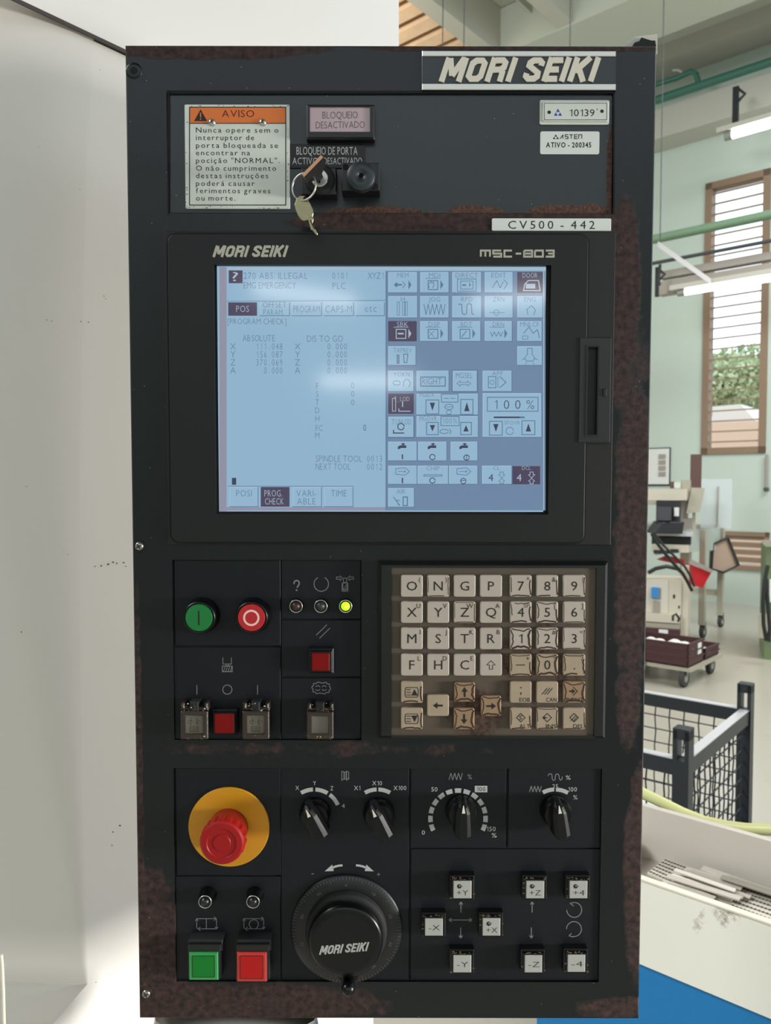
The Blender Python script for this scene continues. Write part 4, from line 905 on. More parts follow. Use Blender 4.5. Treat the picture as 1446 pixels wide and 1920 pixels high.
# ================================================================ surroundings
WD=Vector((-.755,.656,0)).normalized(); RD=Vector((.656,.755,0)).normalized(); UP=Vector((0,0,1))
mat('mint_wall',(197,210,199),.7,var=.03,vscale=.6)
mat('ceiling_paint',(196,200,186),.75,var=.03,vscale=.8)
mat('beam_paint',(196,194,182),.75)
mat('enclosure',(222,215,208),.42,bump=.05,bscale=60,var=.02,vscale=3)
mat('gasket',(52,42,38),.7)
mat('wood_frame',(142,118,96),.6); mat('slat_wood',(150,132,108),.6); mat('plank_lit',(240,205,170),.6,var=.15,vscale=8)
mat('pipe_green',(58,110,96),.5); mat('pipe_pale',(120,150,120),.5); mat('pipe_dark',(66,70,72),.5); mat('tray_grey',(160,152,142),.5)
mat('tube_light',(255,255,250),.4,emis=9.0); mat('tube_cap',(150,150,145),.5)
mat('beige_paint',(206,198,178),.5); mat('beige_dark',(170,164,146),.5); mat('motor_black',(34,35,38),.55); mat('motor_grey',(66,68,72),.5)
mat('red_plastic',(205,34,42),.4); mat('crate_maroon',(72,40,42),.55); mat('rubber',(60,60,58),.7); mat('blue_plug',(60,135,200),.45)
mat('cage_black',(38,42,46),.45,metal=.2); mat('cage_light',(205,203,204),.4,metal=.3)
mat('hose_green',(186,186,128),.45); mat('tray_steel',(176,168,158),.5,metal=.35,var=.12,vscale=9)
mat('machine_blue',(14,112,172),.4,spec=.4,bump=.08,bscale=40); mat('strip_steel',(200,194,180),.5,metal=.2,var=.06,vscale=30); mat('hole_dark',(80,74,66),.8)
mat('white_cloth',(225,224,216),.8); mat('cardboard',(186,160,140),.8); mat('paper',(225,226,222),.6); mat('brown_post',(98,72,64),.6)
mat('machine_green',(108,126,88),.5); mat('outer_wall',(236,200,176),.8); mat('outer_roof',(225,220,214),.7)
mat('leaf_a',(160,176,128),.8); mat('leaf_b',(188,200,160),.8); mat('leaf_c',(128,152,116),.8); mat('bark',(90,74,58),.8)
mat('cable_black',(30,34,32),.5)
mat('clear_plastic',(226,232,236),.12,alpha=.38)
stain_mat('machine_white',(226,223,212),(120,98,78),[(.02,-.02,.3,.03,.25)],rough=.42,nscale=14,amp=.95,bump=.05,edge=(.3,.42))
stain_mat('panel_grey',(188,180,170),(120,114,106),[(0.3,-.13,.35,.06,.9)],rough=.5,rough2=.5,nscale=9,amp=.6,bump=.08,edge=(0,.5))
stain_mat('floor_paint',(176,170,156),(140,132,118),[],rough=.22,rough2=.4,nscale=1.5,amp=.9,bump=.03,base_bump_scale=6,edge=(-.5,.6))
def st(o): o['kind']='structure'; return o
# floor
m=MB(); m.face([(-8,-14,0),(22,-14,0),(22,18,0),(-8,18,0)],'floor_paint'); m.face([(-8,-14,-.2),(-8,18,-.2),(22,18,-.2),(22,-14,-.2)],'floor_paint'); st(m.build('floor'))
# right wall with two slatted windows
WN=Vector((-WD.y,WD.x,0)); 
if WN.dot(Vector((0,-1,0)))<0: WN=-WN
WP=onz(1390,1134,0)
def wal(px,py,off=0): return onplane(px,py,WP+WN*off,WN)
def ws(p): return (p-WP).dot(WD)
def win(x0,y0,x1,y1):
    a=wal(x0,(y0+y1)/2); b=wal(x1,(y0+y1)/2)
    zt=(wal(x0,y0).z+wal(x1,y0).z)/2; return [ws(b),ws(a)]
s1,s0=ws(wal(1320,600)),ws(wal(1441,600)); z1t=wal(1320,347).z; z1b=wal(1327,852).z
z2t=wal(1400,997).z; z2b=wal(1400,1069).z; t1,t0=ws(wal(1332,1030)),ws(wal(1443,1030))
H=7.9
def wpt(s,z,off=0): p=WP+WD*s+WN*off; return Vector((p.x,p.y,z))
m=MB(); us=sorted([-9,s0,s1,t0,t1,9]); zs=sorted([0,z2b,z2t,z1b,z1t,H])
for i in range(len(us)-1):
    for j in range(len(zs)-1):
        cu,cz=(us[i]+us[i+1])/2,(zs[j]+zs[j+1])/2
        if (s0<cu<s1 and z1b<cz<z1t) or (t0<cu<t1 and z2b<cz<z2t): continue
        m.obox(wpt(us[i],zs[j]),WD*(us[i+1]-us[i]),-WN*.22,UP*(zs[j+1]-zs[j]),'mint_wall')
st(m.build('wall_right'))
def window(name,a,b,z0,z1,n,gapm,fw=.10,slatm='slat_wood',sh=.035,sd=.12,tilt=0.3):
    root=empty(name,wpt((a+b)/2,z0)); root['kind']='structure'
    def bb(nm,*args):
        mm=MB(); mm.obox(*args); return mm.build(nm,root,origin=None)
    inv=root.matrix_world
    o_=root.location
    def bx(nm,sa,sb,za,zb,da,db,mt):
        mm=MB(); mm.obox(wpt(sa,za,da)-o_,WD*(sb-sa),-WN*(da-db),UP*(zb-za),mt); return mm.build(nm,root)
    bx('frame',a,a+fw,z0,z1,.03,-.14,'wood_frame'); bx('frame',b-fw,b,z0,z1,.03,-.14,'wood_frame'); bx('frame',a,b,z0,z0+fw,.03,-.14,'wood_frame'); bx('frame',a,b,z1-fw,z1,.03,-.14,'wood_frame')
    for i in range(n):
        z=z0+fw+(z1-z0-2*fw)*(i+.5)/n; mm=MB(); d=(-WN*math.cos(tilt)+UP*math.sin(tilt))*sd
        mm.obox(wpt(a+fw*.9,z-.5*sd*math.sin(tilt),.0)-o_,WD*(b-a-1.8*fw),d,UP*sh,slatm); mm.build('slat',root)
window('window_1',s0,s1,z1b,z1t,25,0,.09,sh=.02,sd=.045,tilt=.1)
window('window_2',t0,t1,z2b,z2t,4,0,.06,slatm='wood_frame',sh=.065,sd=.03,tilt=.1)
# rear wall behind the viewer with an open band of high windows
m=MB(); m.obox(Vector((-8,-7,0)),Vector((30,0,0)),Vector((0,-.2,0)),UP*4.6,'mint_wall'); 
for x in range(-8,22,3): m.obox(Vector((x,-7,4.6)),Vector((.5,0,0)),Vector((0,-.2,0)),UP*3.2,'mint_wall')
st(m.build('wall_back')); m=MB(); m.obox(Vector((-8,-7,0)),Vector((-.2,0,0)),Vector((0,25,0)),UP*7.8,'mint_wall'); st(m.build('wall_left'))
m=MB(); m.obox(Vector((-8,-7,7.75)),Vector((30,0,0)),Vector((0,13,0)),UP*.2,'ceiling_paint'); st(m.build('ceiling_back'))
# ledge and conduits along the wall: (pixel pair, offset from wall, height, depth)
def along(name,pa,pb,off,hh,dd,mt,label=None,cat=None,round_=False,kind=None,ext=0.0,sc=None):
    A=wal(*pa,off); B_=wal(*pb,off); z=(A.z+B_.z)/2; a,b=ws(A)+ext,ws(B_)-ext; m=MB()
    if round_: m.tube([wpt(a,z,off),wpt(b,z,off)],hh,mt,10)
    else: m.obox(wpt(a,z,off),WD*(b-a),-WN*dd,-UP*hh,mt)
    o=m.build(name)
    if label: tag(o,label,cat)
    if kind: o['kind']=kind
    return o
along('trim_1',(1200,90),(1446,-8),.55,.30,.55,'beam_paint',kind='structure',ext=2)
along('trim_2',(1238,208),(1446,128),.45,.42,.45,'beam_paint',kind='structure',ext=2)
along('trim_3',(1238,122),(1446,42),.02,.05,.02,'beam_paint',kind='structure',ext=2)
along('water_pipe',(1210,198),(1446,112),.62,.055,0,'pipe_green','green painted pipe running high along the wall ledge','pipe',True,ext=.3)
m=MB(); pts=[wal(*p,.62) for p in ((1200,167),(1270,146),(1296,134),(1305,138),(1309,152),(1309,166))]; m.tube(pts,.035,'pipe_green',8); m.tube([wal(1262,132,.62),wal(1272,131,.62),wal(1280,136,.62)],.02,'cage_light',6); tag(m.build('branch_pipe'),'thin green branch pipe curling down into the long wall pipe','pipe')
along('conduit',(1225,452),(1446,399),1.6,.055,0,'pipe_pale','pale green conduit crossing in front of the tall slatted window','pipe',True,ext=.2)
along('conduit',(1225,496),(1446,449),1.6,.022,0,'pipe_dark','thin dark pipe below the pale green conduit','pipe',True,ext=.2)
along('cable_tray',(1238,512),(1446,468),1.5,.09,.12,'tray_grey','narrow grey cable tray crossing the tall slatted window','cable tray')
along('light_rail',(1236,533),(1446,487),1.5,.17,.12,'tray_grey','wide grey rail that carries the lit tube below it','rail')
def fixture(p,q,off,r,label,hood=None):
    A=wal(*p,off); B_=wal(*q,off); z=(A.z+B_.z)/2; a,b=ws(A),ws(B_); root=empty('tube_lamp',wpt((a+b)/2,z,off)); tag(root,label,'lamp'); o_=root.location
    mm=MB(); mm.tube([wpt(a-.05,z,off)-o_,wpt(b,z,off)-o_],r,'tube_light',10); mm.build('fluorescent_tube',root)
    mm=MB(); mm.tube([wpt(a+.03,z,off)-o_,wpt(a-.06,z,off)-o_],r*1.15,'tube_cap',10); mm.build('end_cap',root)
    mm=MB(); mm.obox(wpt(a+.12,z+r*1.4,off+.05)-o_,WD*(b-a-.12),-WN*.1,UP*.06,'beam_paint'); mm.build('fixture_body',root)
fixture((1276,550),(1460,520),1.55,.032,'lit fluorescent tube hanging under the grey rail')
fixture((1364,260),(1460,224),1.0,.045,'lit fluorescent tube at the top right near the ledge')
def bracket(px,y0,y1,off,label,wd=.06):
    A=wal(px,y0,off); B_=wal(px,y1,off); m=MB(); m.obox(Vector((A.x,A.y,B_.z)),WD*wd,-WN*.04,UP*(A.z-B_.z),'cage_black'); m.tube([Vector((A.x,A.y,A.z-(A.z-B_.z)*.1)),Vector((A.x,A.y,A.z-(A.z-B_.z)*.3))-WD*.08,Vector((A.x,A.y,A.z-(A.z-B_.z)*.45))],.018,'cage_black',6); tag(m.build('hanging_bracket'),label,'bracket')
bracket(1385,160,226,.95,'dark metal bracket hanging from the ledge above the upper tube lamp',.07)
bracket(1236,500,555,1.5,'dark chain-like bracket at the left end of the grey rail',.05)
m=MB(); A=wal(1234,452,2.0); m.obox(A,RD*.0+UP*.0-WD*.62-UP*.55,-WN*.03,-UP*.07,'cage_light'); tag(m.build('brace_arm'),'pale diagonal arm reaching down from the conduit to the grey rail','arm')
m=MB(); m.tube([wal(1238,496,1.8),wal(1237,510,1.8),wal(1234,520,1.8),wal(1237,535,1.8)],.018,'cable_black',6); tag(m.build('short_cable'),'short dark cable looping down beside the grey rail','cable')
# hanging rods from the ceiling
for px,py,q,dd,lab in ((830,95,0,6.5,'thin rod in front of the timber boards, leftmost of the hanging rods'),(870,95,0,6.5,'thin hanging rod just right of the timber boards'),(1069,95,0,6.5,'thin hanging rod above the nameplate of the panel'),(1238,450,0,7.2,'long thin hanging rod beside the right edge of the panel')):
    B_=W(px,py,dd); m=MB(); m.tube([B_,Vector((B_.x,B_.y,7.45))],.005,'pipe_dark',6); tag(m.build('hanging_rod'),lab,'rod')
# ceiling, main beam, rafters
zc,zb=7.75,7.15
P1=onz(1090,39,zb); P2=onz(1330,35,zb)
offA=(P1-WP).dot(WN); offB=max(.56,(P2-WP).dot(WN))
m=MB()
m.obox(wpt(-9,zc,offA+14),WD*18,-WN*(offA+14+.2),UP*.25,'ceiling_paint'); st(m.build('ceiling'))
m=MB(); m.obox(wpt(-9,zb,offA),WD*18,-WN*(offA-offB),UP*(zc-zb-.01),'ceiling_paint'); st(m.build('trim_4'))
def rafter(pa,pb,hz,nm):
    A=onz(*pa,hz); B_=onz(*pb,hz); sa,sb=ws(A),ws(B_); m=MB(); m.obox(wpt(min(sa,sb),hz,offA),WD*abs(sb-sa),WN*9,UP*(zc-hz-.01),'ceiling_paint' if hz>7.2 else 'beam_paint'); st(m.build(nm))
rafter((789,20),(836,20),zb+.02,'trim_5'); rafter((1003,15),(1046,15),zb+.02,'trim_6')
rafter((967,0),(971,0),zb+.35,'trim_7')
# timber boards left of the first rafter, lit from below by an added lamp
bA=ws(onz(756,0,zb+.02)); root=empty('timber_boarding',wpt(bA+.2,zb+.05,offA+2)); tag(root,'warm lit timber boards of the roof opening above the panel','boards')
o_=root.location
for i in range(26):
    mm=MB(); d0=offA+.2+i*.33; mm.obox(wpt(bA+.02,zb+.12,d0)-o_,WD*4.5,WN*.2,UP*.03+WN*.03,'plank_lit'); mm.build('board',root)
mm=MB(); mm.obox(wpt(bA+.02,zb+.3,offA+.2)-o_,WD*4.5,WN*8.6,UP*.02,mat('plank_back',(196,150,108),.8)); mm.build('backing',root)
# added warm light under the boards, shining up at them
area('board_uplight',tuple(wpt(bA+1.8,zb-.9,offA+3)),tuple(wpt(bA+1.8,zb+.2,offA+3)),3.5,5,95,(1,.86,.68))
# outside
gp=wpt(0,0,-9)
m=MB(); m.obox(wpt(-8,-.1,-3),WD*24,-WN*24,-UP*.1,mat('ground_out',(190,180,165),.9)); st(m.build('ground'))
def wo(px,py,off): return wal(px,py,off)
A=wo(1335,800,-7); B_=wo(1446,800,-7); m=MB(); z=wo(1400,790,-7).z; m.obox(wpt(ws(B_)-4,0,-7),WD*12,-WN*.3,UP*z,'outer_wall'); 
tag(m.build('garden_wall'),'pale orange boundary wall outside the tall window','wall')
m=MB(); z0=wo(1400,790,-6.5).z; sA,sB=ws(wo(1336,760,-7.6)),ws(wo(1425,785,-7.6)); q=[wpt(sB,z-.05,-7.6),wpt(sA,z-.05,-7.6),wpt(sA,wo(1340,762,-7.6).z,-7.6),wpt((sA*.4+sB*.6),wo(1400,757,-7.6).z,-7.6)]
m.face(q,'outer_roof'); m.face([p-WN*2 for p in reversed(q)],'outer_roof'); m.grid([q,[p-WN*2 for p in q]],'outer_roof'); tag(m.build('shed_roof'),'white shed roof behind the orange boundary wall','roof')
def foliage(name,px,py0,py1,off,wd,label,ms,n,seed):
    random.seed(seed); c=wo(px,(py0+py1)/2,off); hh=(wo(px,py0,off).z-wo(px,py1,off).z)/2; root=empty(name,Vector((c.x,c.y,0))); tag(root,label,'tree','trees outside the window'); o_=root.location
    mm=MB(); mm.tube([(0,0,0),(.05,0,c.z*.5),(0,.05,c.z)],.12,'bark',8); mm.build('trunk',root)
    mm=MB()
    for i in range(n):
        while True:
            v=Vector((random.uniform(-1,1),random.uniform(-1,1),random.uniform(-1,1)))
            if .15<v.length<1: break
        p=Vector((0,0,c.z))+WD*v.x*wd+WN*v.y*wd*.6+UP*v.z*hh; s_=random.uniform(.04,.11); a=Vector((random.uniform(-1,1),random.uniform(-1,1),random.uniform(-1,1))).normalized()*s_; b=a.cross(Vector((random.random(),random.random(),random.random()-.5))).normalized()*s_*.6
        mm.face([p-a,p+b,p+a,p-b],random.choice(ms))
    mm.build('foliage',root)
foliage('tree',1350,665,772,-9.5,1.5,'leafy green tree outside, low in the left half of the tall window',['leaf_a','leaf_b','leaf_b'],3600,1)
foliage('tree',1425,645,790,-13,2.6,'darker leafy tree outside, low at the right side of the tall window',['leaf_a','leaf_c','leaf_b'],4200,2)
# ================================================================ enclosure behind the panel
EP=W(0,0,.56); EN=Vector((RD.y,-RD.x,0))
def en(px,py,off=0): return onplane(px,py,EP+EN*off,EN)
enc=empty('machine_enclosure',Vector((-.2,.8,0))); tag(enc,'cream sheet metal machine enclosure behind the left side of the panel','machine'); eo=Vector((-.2,.8,0))
def epoly(m,pts,mt,th=.004,off=0):
    q=[en(x,y,off)-eo for x,y in pts]; nrm=(q[1]-q[0]).cross(q[2]-q[1])
    if nrm.dot(EN)<0: q=q[::-1]
    m.face(q,mt); b=[p-EN*th for p in q]; m.face(b[::-1],mt); m.grid([b,q],mt)
m=MB(); epoly(m,[(-400,-199),(8,-12),(20,-6),(233,93),(330,138),(748,330),(748,-60),(500,-400),(-400,-400)],mat('enclosure_upper',(210,206,201),.42,bump=.05,bscale=60),off=.004); m.build('upper_sheet',enc)
m=MB(); epoly(m,[(-420,-206),(10,-6),(236,100),(748,342),(748,332),(236,93),(10,-14),(-420,-216)],'gasket',th=.001,off=.0048); m.build('seam_gasket',enc)
m=MB(); epoly(m,[(160,68),(236,108),(748,356),(748,300),(236,80),(160,48)],'gasket',th=.001,off=-.005); m.build('seam_backing',enc)
F1,F2,F3=(8,-6),(163,1845),(102,1928)
dr=-RD
# folded left sheet with a rounded bend
m=MB(); rows=[]
N_=14
lx=Vector((-1,.04,0)).normalized()
for i in range(-3,N_+1):
    t=i/N_; px,py=8+155*max(t,0)**1.25,-2+1847*t; Fp=en(px,py)-eo; d=.085*(1-max(t,0))**1.1+.0015; row=[Fp+lx*1.0, Fp+lx*.4]
    for k_ in range(9):
        u=k_/8; a_=Fp+lx*d; b_=Fp+RD*d*.8; row.append(a_*(1-u)**2+Fp*2*u*(1-u)+b_*u*u)
    rows.append(row)
m.grid(rows[::-1],'enclosure',close=False,smooth=True)
# cut lower edge
last=rows[-1]; Fp=en(163,1845)-eo
m.face([last[0],last[1],last[-1],Fp+lx*.0235+Vector((0,0,-.031)),Fp+lx*.26+Vector((0,0,-.34)),last[0]+Vector((0,0,-.34))],'enclosure')
m.build('folded_sheet',enc)
# main face to the right of the bend
m=MB(); bend=[(8+155*(i/N_)**1.25,-2+1847*i/N_) for i in range(N_+1)]
left=[rows[i+3][-1] for i in range(N_+1)]
for i in range(N_):
    a0,a1=left[i],left[i+1]; y0,y1=bend[i][1],bend[i+1][1]
    xr=700
    b0,b1=en(xr,y0+ (xr-bend[i][0])*.0)-eo,en(xr,y1)-eo
    # the top follows the seam
    if y0<345:
        b0=en(xr,max(y0,322))-eo; b1=en(xr,max(y1,322))-eo
    m.face([a1,b1,b0,a0],'enclosure',True)
m.face([left[-1],en(163,1846)-eo,en(-60,2106)-eo,en(-60,2200)-eo,en(700,2200)-eo,en(700,1845)-eo],'enclosure',True)
m.build('side_sheet',enc)
m=MB(); random.seed(11)
for x,y,s_ in ((152,603,1.2),(166,604,1.2),(178,1062,1.3),(190,1061,1.6),(203,1058,2),(212,1054,1.8),(219,1056,1.5),(232,1055,1.6),(236,1062,1.2),(225,1548,1.8),(212,1560,1.5),(210,1585,1.3),(97,602,1),(88,600,1),(40,1185,1.3),(50,912,1),(195,555,1),(198,560,.9),(180,1842,1),(150,355,.8),(72,275,.8),(128,1040,.9),(188,131,.8)):
    p=[en(x+s_*1.3*math.cos(k_),y+s_*.9*math.sin(k_),.0004)-eo for k_ in (0,1.2,2.4,3.6,4.9)]; m.face(p[::-1],'grime')
m.build('paint_chip',enc)
m=MB(); m.tube([W(2,1790,.50)-eo,W(4,1812,.50)-eo,W(6,1860,.50)-eo,W(9,1990,.50)-eo],.0012,'ivory',8); m.build('edge_strip',enc)
# ================================================================ white and blue machine trough, lower right
TZ=1.0; T0=onz(1325,1694,TZ); TN=WN
def tp(px,py,off=0): return onplane(px,py,T0+TN*off,TN)
def tsv(p): return (p-T0).dot(WD)
sL=tsv(tp(1015,1915)); sR=-1.1
zlip=TZ; zblue=tp(1325,1860).z
trg=empty('chip_trough',T0.copy()); tag(trg,'white machine trough with blue base and grey steel back','machine'); to=T0.copy()
def tw(s,z,off=0): p=T0+WD*s+TN*off; return Vector((p.x,p.y,z))-to
m=MB(); m.obox(tw(sR,zblue,0),WD*(sL-sR),-TN*.004,UP*(zlip-zblue),'machine_white'); m.obox(tw(sR,zlip-.001,0),WD*(sL-sR),-TN*.012,UP*.0035,'ivory'); m.build('front_sheet',trg)
m=MB(); m.obox(tw(sR,.05,-.004),WD*(sL-sR+.01),-TN*.38,UP*(zblue-.05),'machine_blue'); m.build('blue_base',trg)
# back panel: its foot starts at the far side of the trough
bk=onz(1340,1638,TZ-.02); bo=(bk-T0).dot(TN); bt=onplane(1300,1537,T0+TN*bo,TN).z
m=MB(); sl2=tsv(onplane(1150,1500,T0+TN*bo,TN))
m.obox(tw(sR,TZ-.05,bo),WD*(sl2-sR),-TN*.012,UP*(bt-TZ+.05),'panel_grey'); m.build('back_panel',trg)
m=MB(); m.obox(tw(sR,TZ-.03,-.01),WD*(sL-sR),TN*(bo+.01),-UP*.01,'tray_steel'); m.build('trough_floor',trg)
# end lip on the left
e0=tsv(onz(1236,1612,TZ)); 
m=MB(); m.obox(tw(e0+.05,TZ-.03,.0),WD*.3,TN*(bo+.01),UP*.031,'machine_white'); m.build('end_lip',trg)
def gz(px,py,z=TZ-.012): return onz(px,py,z)-to
def flat(m,px4,z,mt,th=.003):
    q=[gz(x,y,z) for x,y in px4]; n_=(q[1]-q[0]).cross(q[2]-q[1]); q=q if n_.z>0 else q[::-1]
    b=[p-UP*th for p in q]; m.face(q,mt); m.grid([b,q],mt)
pl=empty('perforated_plate',gz(1250,1632)+to); tag(pl,'perforated steel plate at the left end of the trough','plate','perforated plates in the trough')
pl2=empty('perforated_plate',gz(1420,1700)+to); tag(pl2,'perforated steel plate at the right side of the trough','plate','perforated plates in the trough')
def perf(root,c4,nx,ny,z):
    off=to-root.location; m=MB(); flat(m,c4,z,'strip_steel'); m.v=[tuple(Vector(p)+off) for p in m.v]; m.build('sheet',root)
    q=[Vector(gz(x,y,z+.0004))+off for x,y in c4]; m=MB()
    for i in range(nx):
        for j in range(ny):
            u,v=(i+.6)/nx,(j+.5)/ny; p=(q[0]*(1-u)+q[1]*u)*(1-v)+(q[3]*(1-u)+q[2]*u)*v; m.face([p+WD*.0030,p+TN*.0030,p-WD*.0030,p-TN*.0030],'hole_dark')
    o=m.build('hole',root); o['kind']='stuff'
perf(pl,[(1214,1636),(1248,1610),(1330,1640),(1300,1676)],6,14,TZ-.014); perf(pl2,[(1360,1697),(1400,1658),(1500,1688),(1475,1740)],7,15,TZ-.014)
random.seed(21); sA=tsv(onz(1232,1640,TZ)); sB=tsv(onz(1392,1690,TZ)); ns=22
for i in range(ns):
    of=-.016+(bo+.024)*i/ns; u0=random.uniform(.0,.30)+.12*(i/ns); u1=random.uniform(.62,.98)+.10*(i/ns)
    if i in (17,19,20): u0+=.45; u1+=.55
    s0_,s1_=sA+(sB-sA)*u0,sA+(sB-sA)*u1; z=TZ-.011+.0022*((i*7)%5); o_=tw(s0_,z,of)+to; d_=WD*(s1_-s0_)+TN*random.uniform(-.006,.006); mm=MB(); mm.obox(Vector((0,0,0)),d_,TN*random.uniform(.009,.013),-UP*.0018,mat('strip_steel_%d'%(i%3),((206,200,188),(184,178,166),(160,152,140))[i%3],.45,metal=.25)); o=mm.build('steel_strip'); o.location=o_
    tag(o,'loose flat steel strip lying in the pile inside the trough','metal strip','loose steel strips in the trough')
# hose along the back panel
m=MB(); pts=[onplane(x,y,T0+TN*(bo-.03),TN) for x,y in ((1150,1468),(1205,1488),(1240,1504),(1280,1524),(1320,1540),(1360,1549),(1400,1554),(1446,1556),(1500,1552))]
m.tube(pts,.0085,'hose_green',12); tag(m.build('hose'),'yellow-green hose resting along the back edge of the trough','hose')
m=MB(); pts=[onplane(x,y,T0+TN*(bo-.05),TN) for x,y in ((1150,1460),(1205,1483),(1250,1505),(1290,1530),(1330,1552),(1360,1568))]
m.tube(pts,.006,'hose_green',10); tag(m.build('hose'),'thinner yellow-green hose sagging behind the trough edge','hose')
# ================================================================ mesh cage
cz=.80
cn=onz(1283,1378,cz+.07); cf=onz(1400,1292,cz+.07); cn.z=cf.z=0
e1_=(cf-cn); cl=e1_.length; e1_.normalize(); e2_=Vector((-e1_.y,e1_.x,0)); 
cg=empty('mesh_cage',cn.copy()); tag(cg,'black steel mesh storage cage behind the trough','cage')
LB=1.15
def cb(nm,P_,a,b,c,mt): mm=MB(); mm.obox(P_,a,b,c,mt); return mm.build(nm,cg)
for c_ in (Vector((0,0,0)),e1_*cl,e2_*LB,e1_*cl+e2_*LB):
    inx=c_
    mm=MB(); mm.obox(inx-e1_*.02-e2_*.02,e1_*.045,e2_*.045,UP*(cz+.0),'cage_black')
    # ear with a hole: two cheeks and a cap
    b0=inx-e1_*.02-e2_*.02+UP*cz; mm.obox(b0,e1_*.045,e2_*.012,UP*.085,'cage_black'); mm.obox(b0+e2_*.033,e1_*.045,e2_*.012,UP*.085,'cage_black'); mm.obox(b0+UP*.06,e1_*.045,e2_*.045,UP*.03,'cage_black')
    mm.build('post',cg)
for (a_,d_,ln) in ((Vector((0,0,0)),e1_,cl),(Vector((0,0,0)),e2_,LB),(e1_*cl,e2_,LB),(e2_*LB,e1_,cl)):
    s_=e2_ if d_ is e1_ else e1_
    cb('top_rail',a_+d_*.02-s_*.015+UP*(cz-.045),d_*(ln-.04),s_*.03,UP*.045,'cage_black'); mm=MB(); mm.obox(a_+d_*.02-s_*.015+UP*cz,d_*(ln-.04),s_*.03,UP*.003,'cage_light'); mm.build('rail_top',cg)
    cb('bottom_rail',a_+d_*.02-s_*.015+UP*.1,d_*(ln-.04),s_*.03,UP*.045,'cage_black')
    nv=int(ln/.05)
    for i in range(1,nv):
        t=ln*i/nv; mm=MB(); mm.tube([d_*0+Vector((.003*(-1)**k_,.003*(-1)**k_,z_)) for k_,z_ in enumerate([.12+(cz-.15)*j/12 for j in range(13)])],.0026,'cage_black',5); o=mm.build('wire',cg); o.location=a_+d_*t
    for j in range(1,13):
        z_=.12+(cz-.15)*j/13; mm=MB(); mm.tube([a_+UP*z_,a_+d_*ln+UP*z_],.0026,'cage_black',5); mm.build('wire',cg)
cb('base',UP*.1,e1_*cl,e2_*LB,UP*.02,'tray_grey')
def crate(name,P_,a,b,hh,mt,label,cat='crate',group=None,bands=2):
    root=empty(name,P_); tag(root,label,cat,group); t=.012; an,bn=a.normalized(),b.normalized(); n_=an.cross(bn); up=UP if n_.z else UP
    mm=MB(); mm.obox(Vector((0,0,0)),a,b,UP*.012,mt); mm.obox(Vector((0,0,0)),a,bn*t,UP*hh,mt); mm.obox(b-bn*t,a,bn*t,UP*hh,mt); mm.obox(Vector((0,0,0)),an*t,b,UP*hh,mt); mm.obox(a-an*t,an*t,b,UP*hh,mt); mm.build('shell',root)
    mm=MB()
    for k_ in range(bands+1):
        z_=hh*(k_+1)/(bands+1)-.012; e=.008
        mm.obox(-an*e-bn*e+UP*z_,a+an*2*e,bn*e,UP*.012,mt); mm.obox(-an*e-bn*e+UP*z_,an*e,b+bn*2*e,UP*.012,mt)
    mm.build('rib',root); return root
# pieces lying in the cage
cb0=cn+e1_*.06+e2_*.08+UP*.13
crate('box',cb0,e1_*.5,e2_*.45,.26,'cardboard','pale cardboard box standing inside the mesh cage','box',bands=0)
sh=MB(); sh.obox(Vector((0,0,0)),e1_*.52,e2_*.46,UP*.01,'white_cloth'); o=sh.build('sheet'); o.location=cb0+UP*.27+e1_*.06+e2_*.12-Vector((0,0,0)); tag(o,'off-white sheet folded over the box in the mesh cage','sheet')
# ================================================================ cart with crates
def wheel(root,c,r,mt='rubber'):
    mm=MB(); c=Vector(c); ax=WD; n=16
    rings=[[c+ax*o2+(RD*math.cos(2*math.pi*i/n)+UP*math.sin(2*math.pi*i/n))*rr_ for i in range(n)] for o2,rr_ in ((-.02,r*.5),(-.018,r),(.018,r),(.02,r*.5))]
    mm.grid(rings,mt,smooth=False); mm.face(rings[0][::-1],'beige_dark'); mm.face(rings[-1],'beige_dark'); w_=mm.build('wheel',root)
    mm=MB(); mm.obox(c-ax*.03-RD*.02+UP*r*.2,ax*.006,RD*.04,UP*(r*1.1),'dull_steel'); mm.obox(c+ax*.024-RD*.02+UP*r*.2,ax*.006,RD*.04,UP*(r*1.1),'dull_steel'); mm.obox(c-ax*.03-RD*.02+UP*r*1.25,ax*.06,RD*.04,UP*.012,'dull_steel'); mm.build('caster_fork',root)
kc=onz(1290,1292,0); ct=empty('cart',kc.copy()); tag(ct,'low pale four-wheeled cart loaded with maroon crates','cart')
dz=.16; 
def zat(pp,px,py):   # height seen at pixel px,py above the floor point pp
    d=rayw(px,py); t=((pp-C0).dot(Vector((d.x,d.y,0))))/(d.x*d.x+d.y*d.y); return (C0+d*t).z
zd=zat(kc,1290,1252); zc1=zat(kc,1290,1208)
aL_,bL_=.62,.75
mm=MB(); mm.obox(UP*(zd-.035)-WD*.02,WD*(aL_+.1),RD*bL_,UP*.03,'beige_dark'); mm.build('platform',ct)
for a_,b_ in ((.05,.05),(aL_,.05),(.05,bL_-.08),(aL_,bL_-.08)): wheel(ct,WD*a_+RD*b_+UP*.075,.075)
mm=MB(); hx=WD*.36-RD*.02; mm.tube([hx+UP*zd,hx+WD*.03+UP*(zc1+.16),hx+WD*.08+UP*(zc1+.17),hx+WD*.07+UP*zd],.008,'cage_light',8); mm.obox(hx-WD*.02+UP*(zd-.06),WD*.12,-RD*.01,UP*.07,'cage_light'); mm.build('handle',ct)
hcr=zc1-zd
cr=crate('crate',kc+UP*(zd)+RD*.0+WD*.0,WD*.6,RD*.34,hcr,'crate_maroon','maroon slatted crate at the front of the cart','crate','maroon crates',2)
